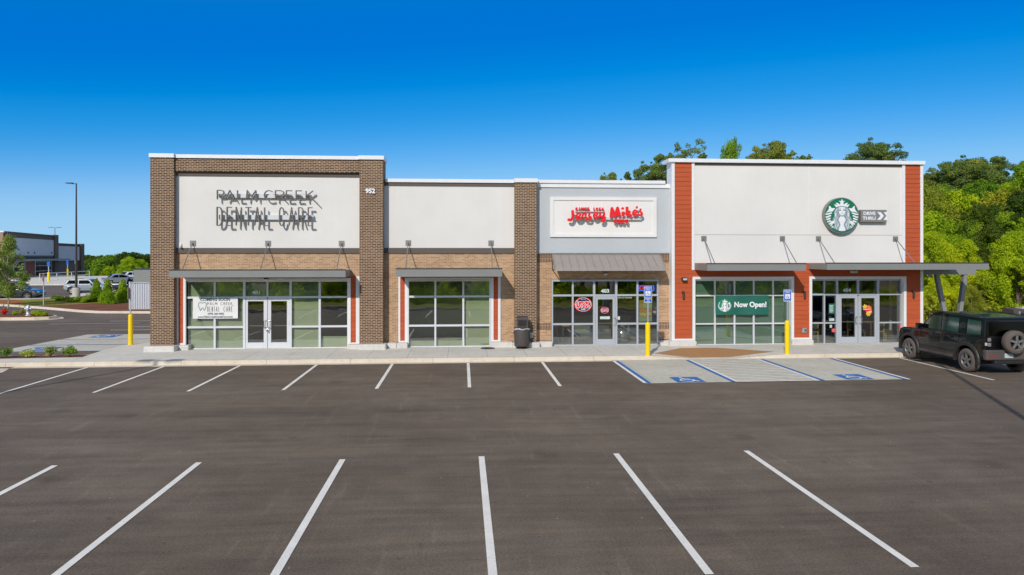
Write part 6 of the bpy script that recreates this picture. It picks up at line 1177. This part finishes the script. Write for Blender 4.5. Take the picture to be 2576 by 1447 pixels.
for x, y, r, h, mt, lb in ((-17.25, 27.05, .34, .42, 'leaf_mid', 'low shrub at the left end of the mulch strip'), (-16.45, 27.15, .26, .26, 'leaf_young', 'smallest low shrub, second from the left in the mulch strip'), (-15.65, 27.2, .30, .42, 'leaf_young', 'wispy shrub with brown base, third in the mulch strip'), (-14.98, 27.2, .34, .40, 'leaf_mid', 'loose leggy shrub at the right end of the mulch strip')): shrub(x, y, .14, r, h, mt, lb, GS, 520, .035)
GI = 'plants around the fire hydrant'
for x, y, r, h, mt, fl, lb in ((-27.1, 45.4, .25, .34, 'leaf_lime', None, 'lime green plant just right of the hydrant'), (-26.75, 45.25, .28, .34, 'leaf_lime', None, 'bright lime plant in the middle right of the hydrant'), (-26.35, 45.15, .26, .30, 'leaf_lime', None, 'lime green plant nearest the island tip'), (-28.2, 46.0, .30, .40, 'leaf_olive', 'leaf_red', 'yellow-green plant with red leaves left of the hydrant'), (-29.4, 46.2, .28, .45, 'leaf_red', None, 'red plant at the left end of the island'), (-28.8, 46.3, .22, .26, 'leaf_lime', None, 'small yellow-green plant between the two red ones')): shrub(x, y, .15, r, h, mt, lb, GI, 380, .05, fl)
GM = 'low shrubs in the bed before the conical shrubs'
spots = [(192, 56.5, 'leaf_mid', None), (205, 56.8, 'leaf_olive', 'flower'), (216, 56.2, 'leaf_mid', None), (150, 58.0, 'leaf_mid', None), (163, 58.2, 'leaf_olive', None), (178, 57.4, 'leaf_olive', 'flower'), (228, 56.8, 'leaf_olive', 'flower'), (140, 58.6, 'leaf_mid', None)]
nm = ['fifth from the left, by the lawn', 'sixth from the left, with orange blooms', 'seventh from the left', 'second from the left', 'third from the left', 'fourth from the left, with orange blooms', 'last on the right, with orange blooms', 'first on the left, by the stop sign']
for (u, D, mt, fl), lb in zip(spots, nm): x, y = W2(u, D); shrub(x, y, .12, .55, .45, mt, 'low bed shrub, ' + lb, GM, 420, .07, 'leaf_red' if fl else None)
# distant wood on the left horizon
tree_proto('far', 10, 6.0, .5, 'leaf_mid', 'bark', 26000, 36, .17, seed=31); tree_proto('fard', 11, 5.5, .5, 'leaf_dark', 'bark', 26000, 36, .17, seed=32)
PH['far'] = 10; PH['fard'] = 11
names = {'far': 'rounded mid green tree', 'fard': 'darker rounded tree'}
far_ = [(170, 655, 200), (196, 650, 190), (218, 648, 195), (236, 650, 200), (252, 647, 210), (268, 650, 190), (284, 648, 200), (300, 645, 190), (318, 641, 185), (336, 643, 180), (352, 648, 200), (368, 646, 190), (390, 650, 200)]
for i, (u, v, D) in enumerate(far_): k = 'fard' if i % 3 != 1 else 'far'; tree_at(k, u, v, D, '%s on the left horizon, %s from the left' % (names[k], ['first', 'second', 'third', 'fourth', 'fifth', 'sixth', 'seventh', 'eighth', 'ninth', 'tenth', 'eleventh', 'twelfth', 'thirteenth'][i]), 'far trees on the left horizon', z0=-9, fatten=1.25)
for u, v, D, k, lb in ((325, 648, 120, 'lime', 'bright lime tree left of the two above the grey outbuilding'), (350, 655, 122, 'lime2', 'bright lime tree right of the two above the grey outbuilding'), (245, 676, 130, 'mid', 'light green tree above the parked cars, left'), (272, 672, 132, 'lime2', 'light green tree above the parked cars, middle'), (298, 668, 140, 'mid', 'light green tree above the parked cars, right'), (225, 680, 128, 'mid', 'light green tree next to the far shops')): tree_at(k, u, v, D, lb, 'young trees beyond the second lot', z0=-2)

for o in bpy.data.objects:
    if '_o' in o: del o['_o']
    if 'label' in o and len(o['label'].split()) > 16: print('LONG', len(o['label'].split()), o['label'])
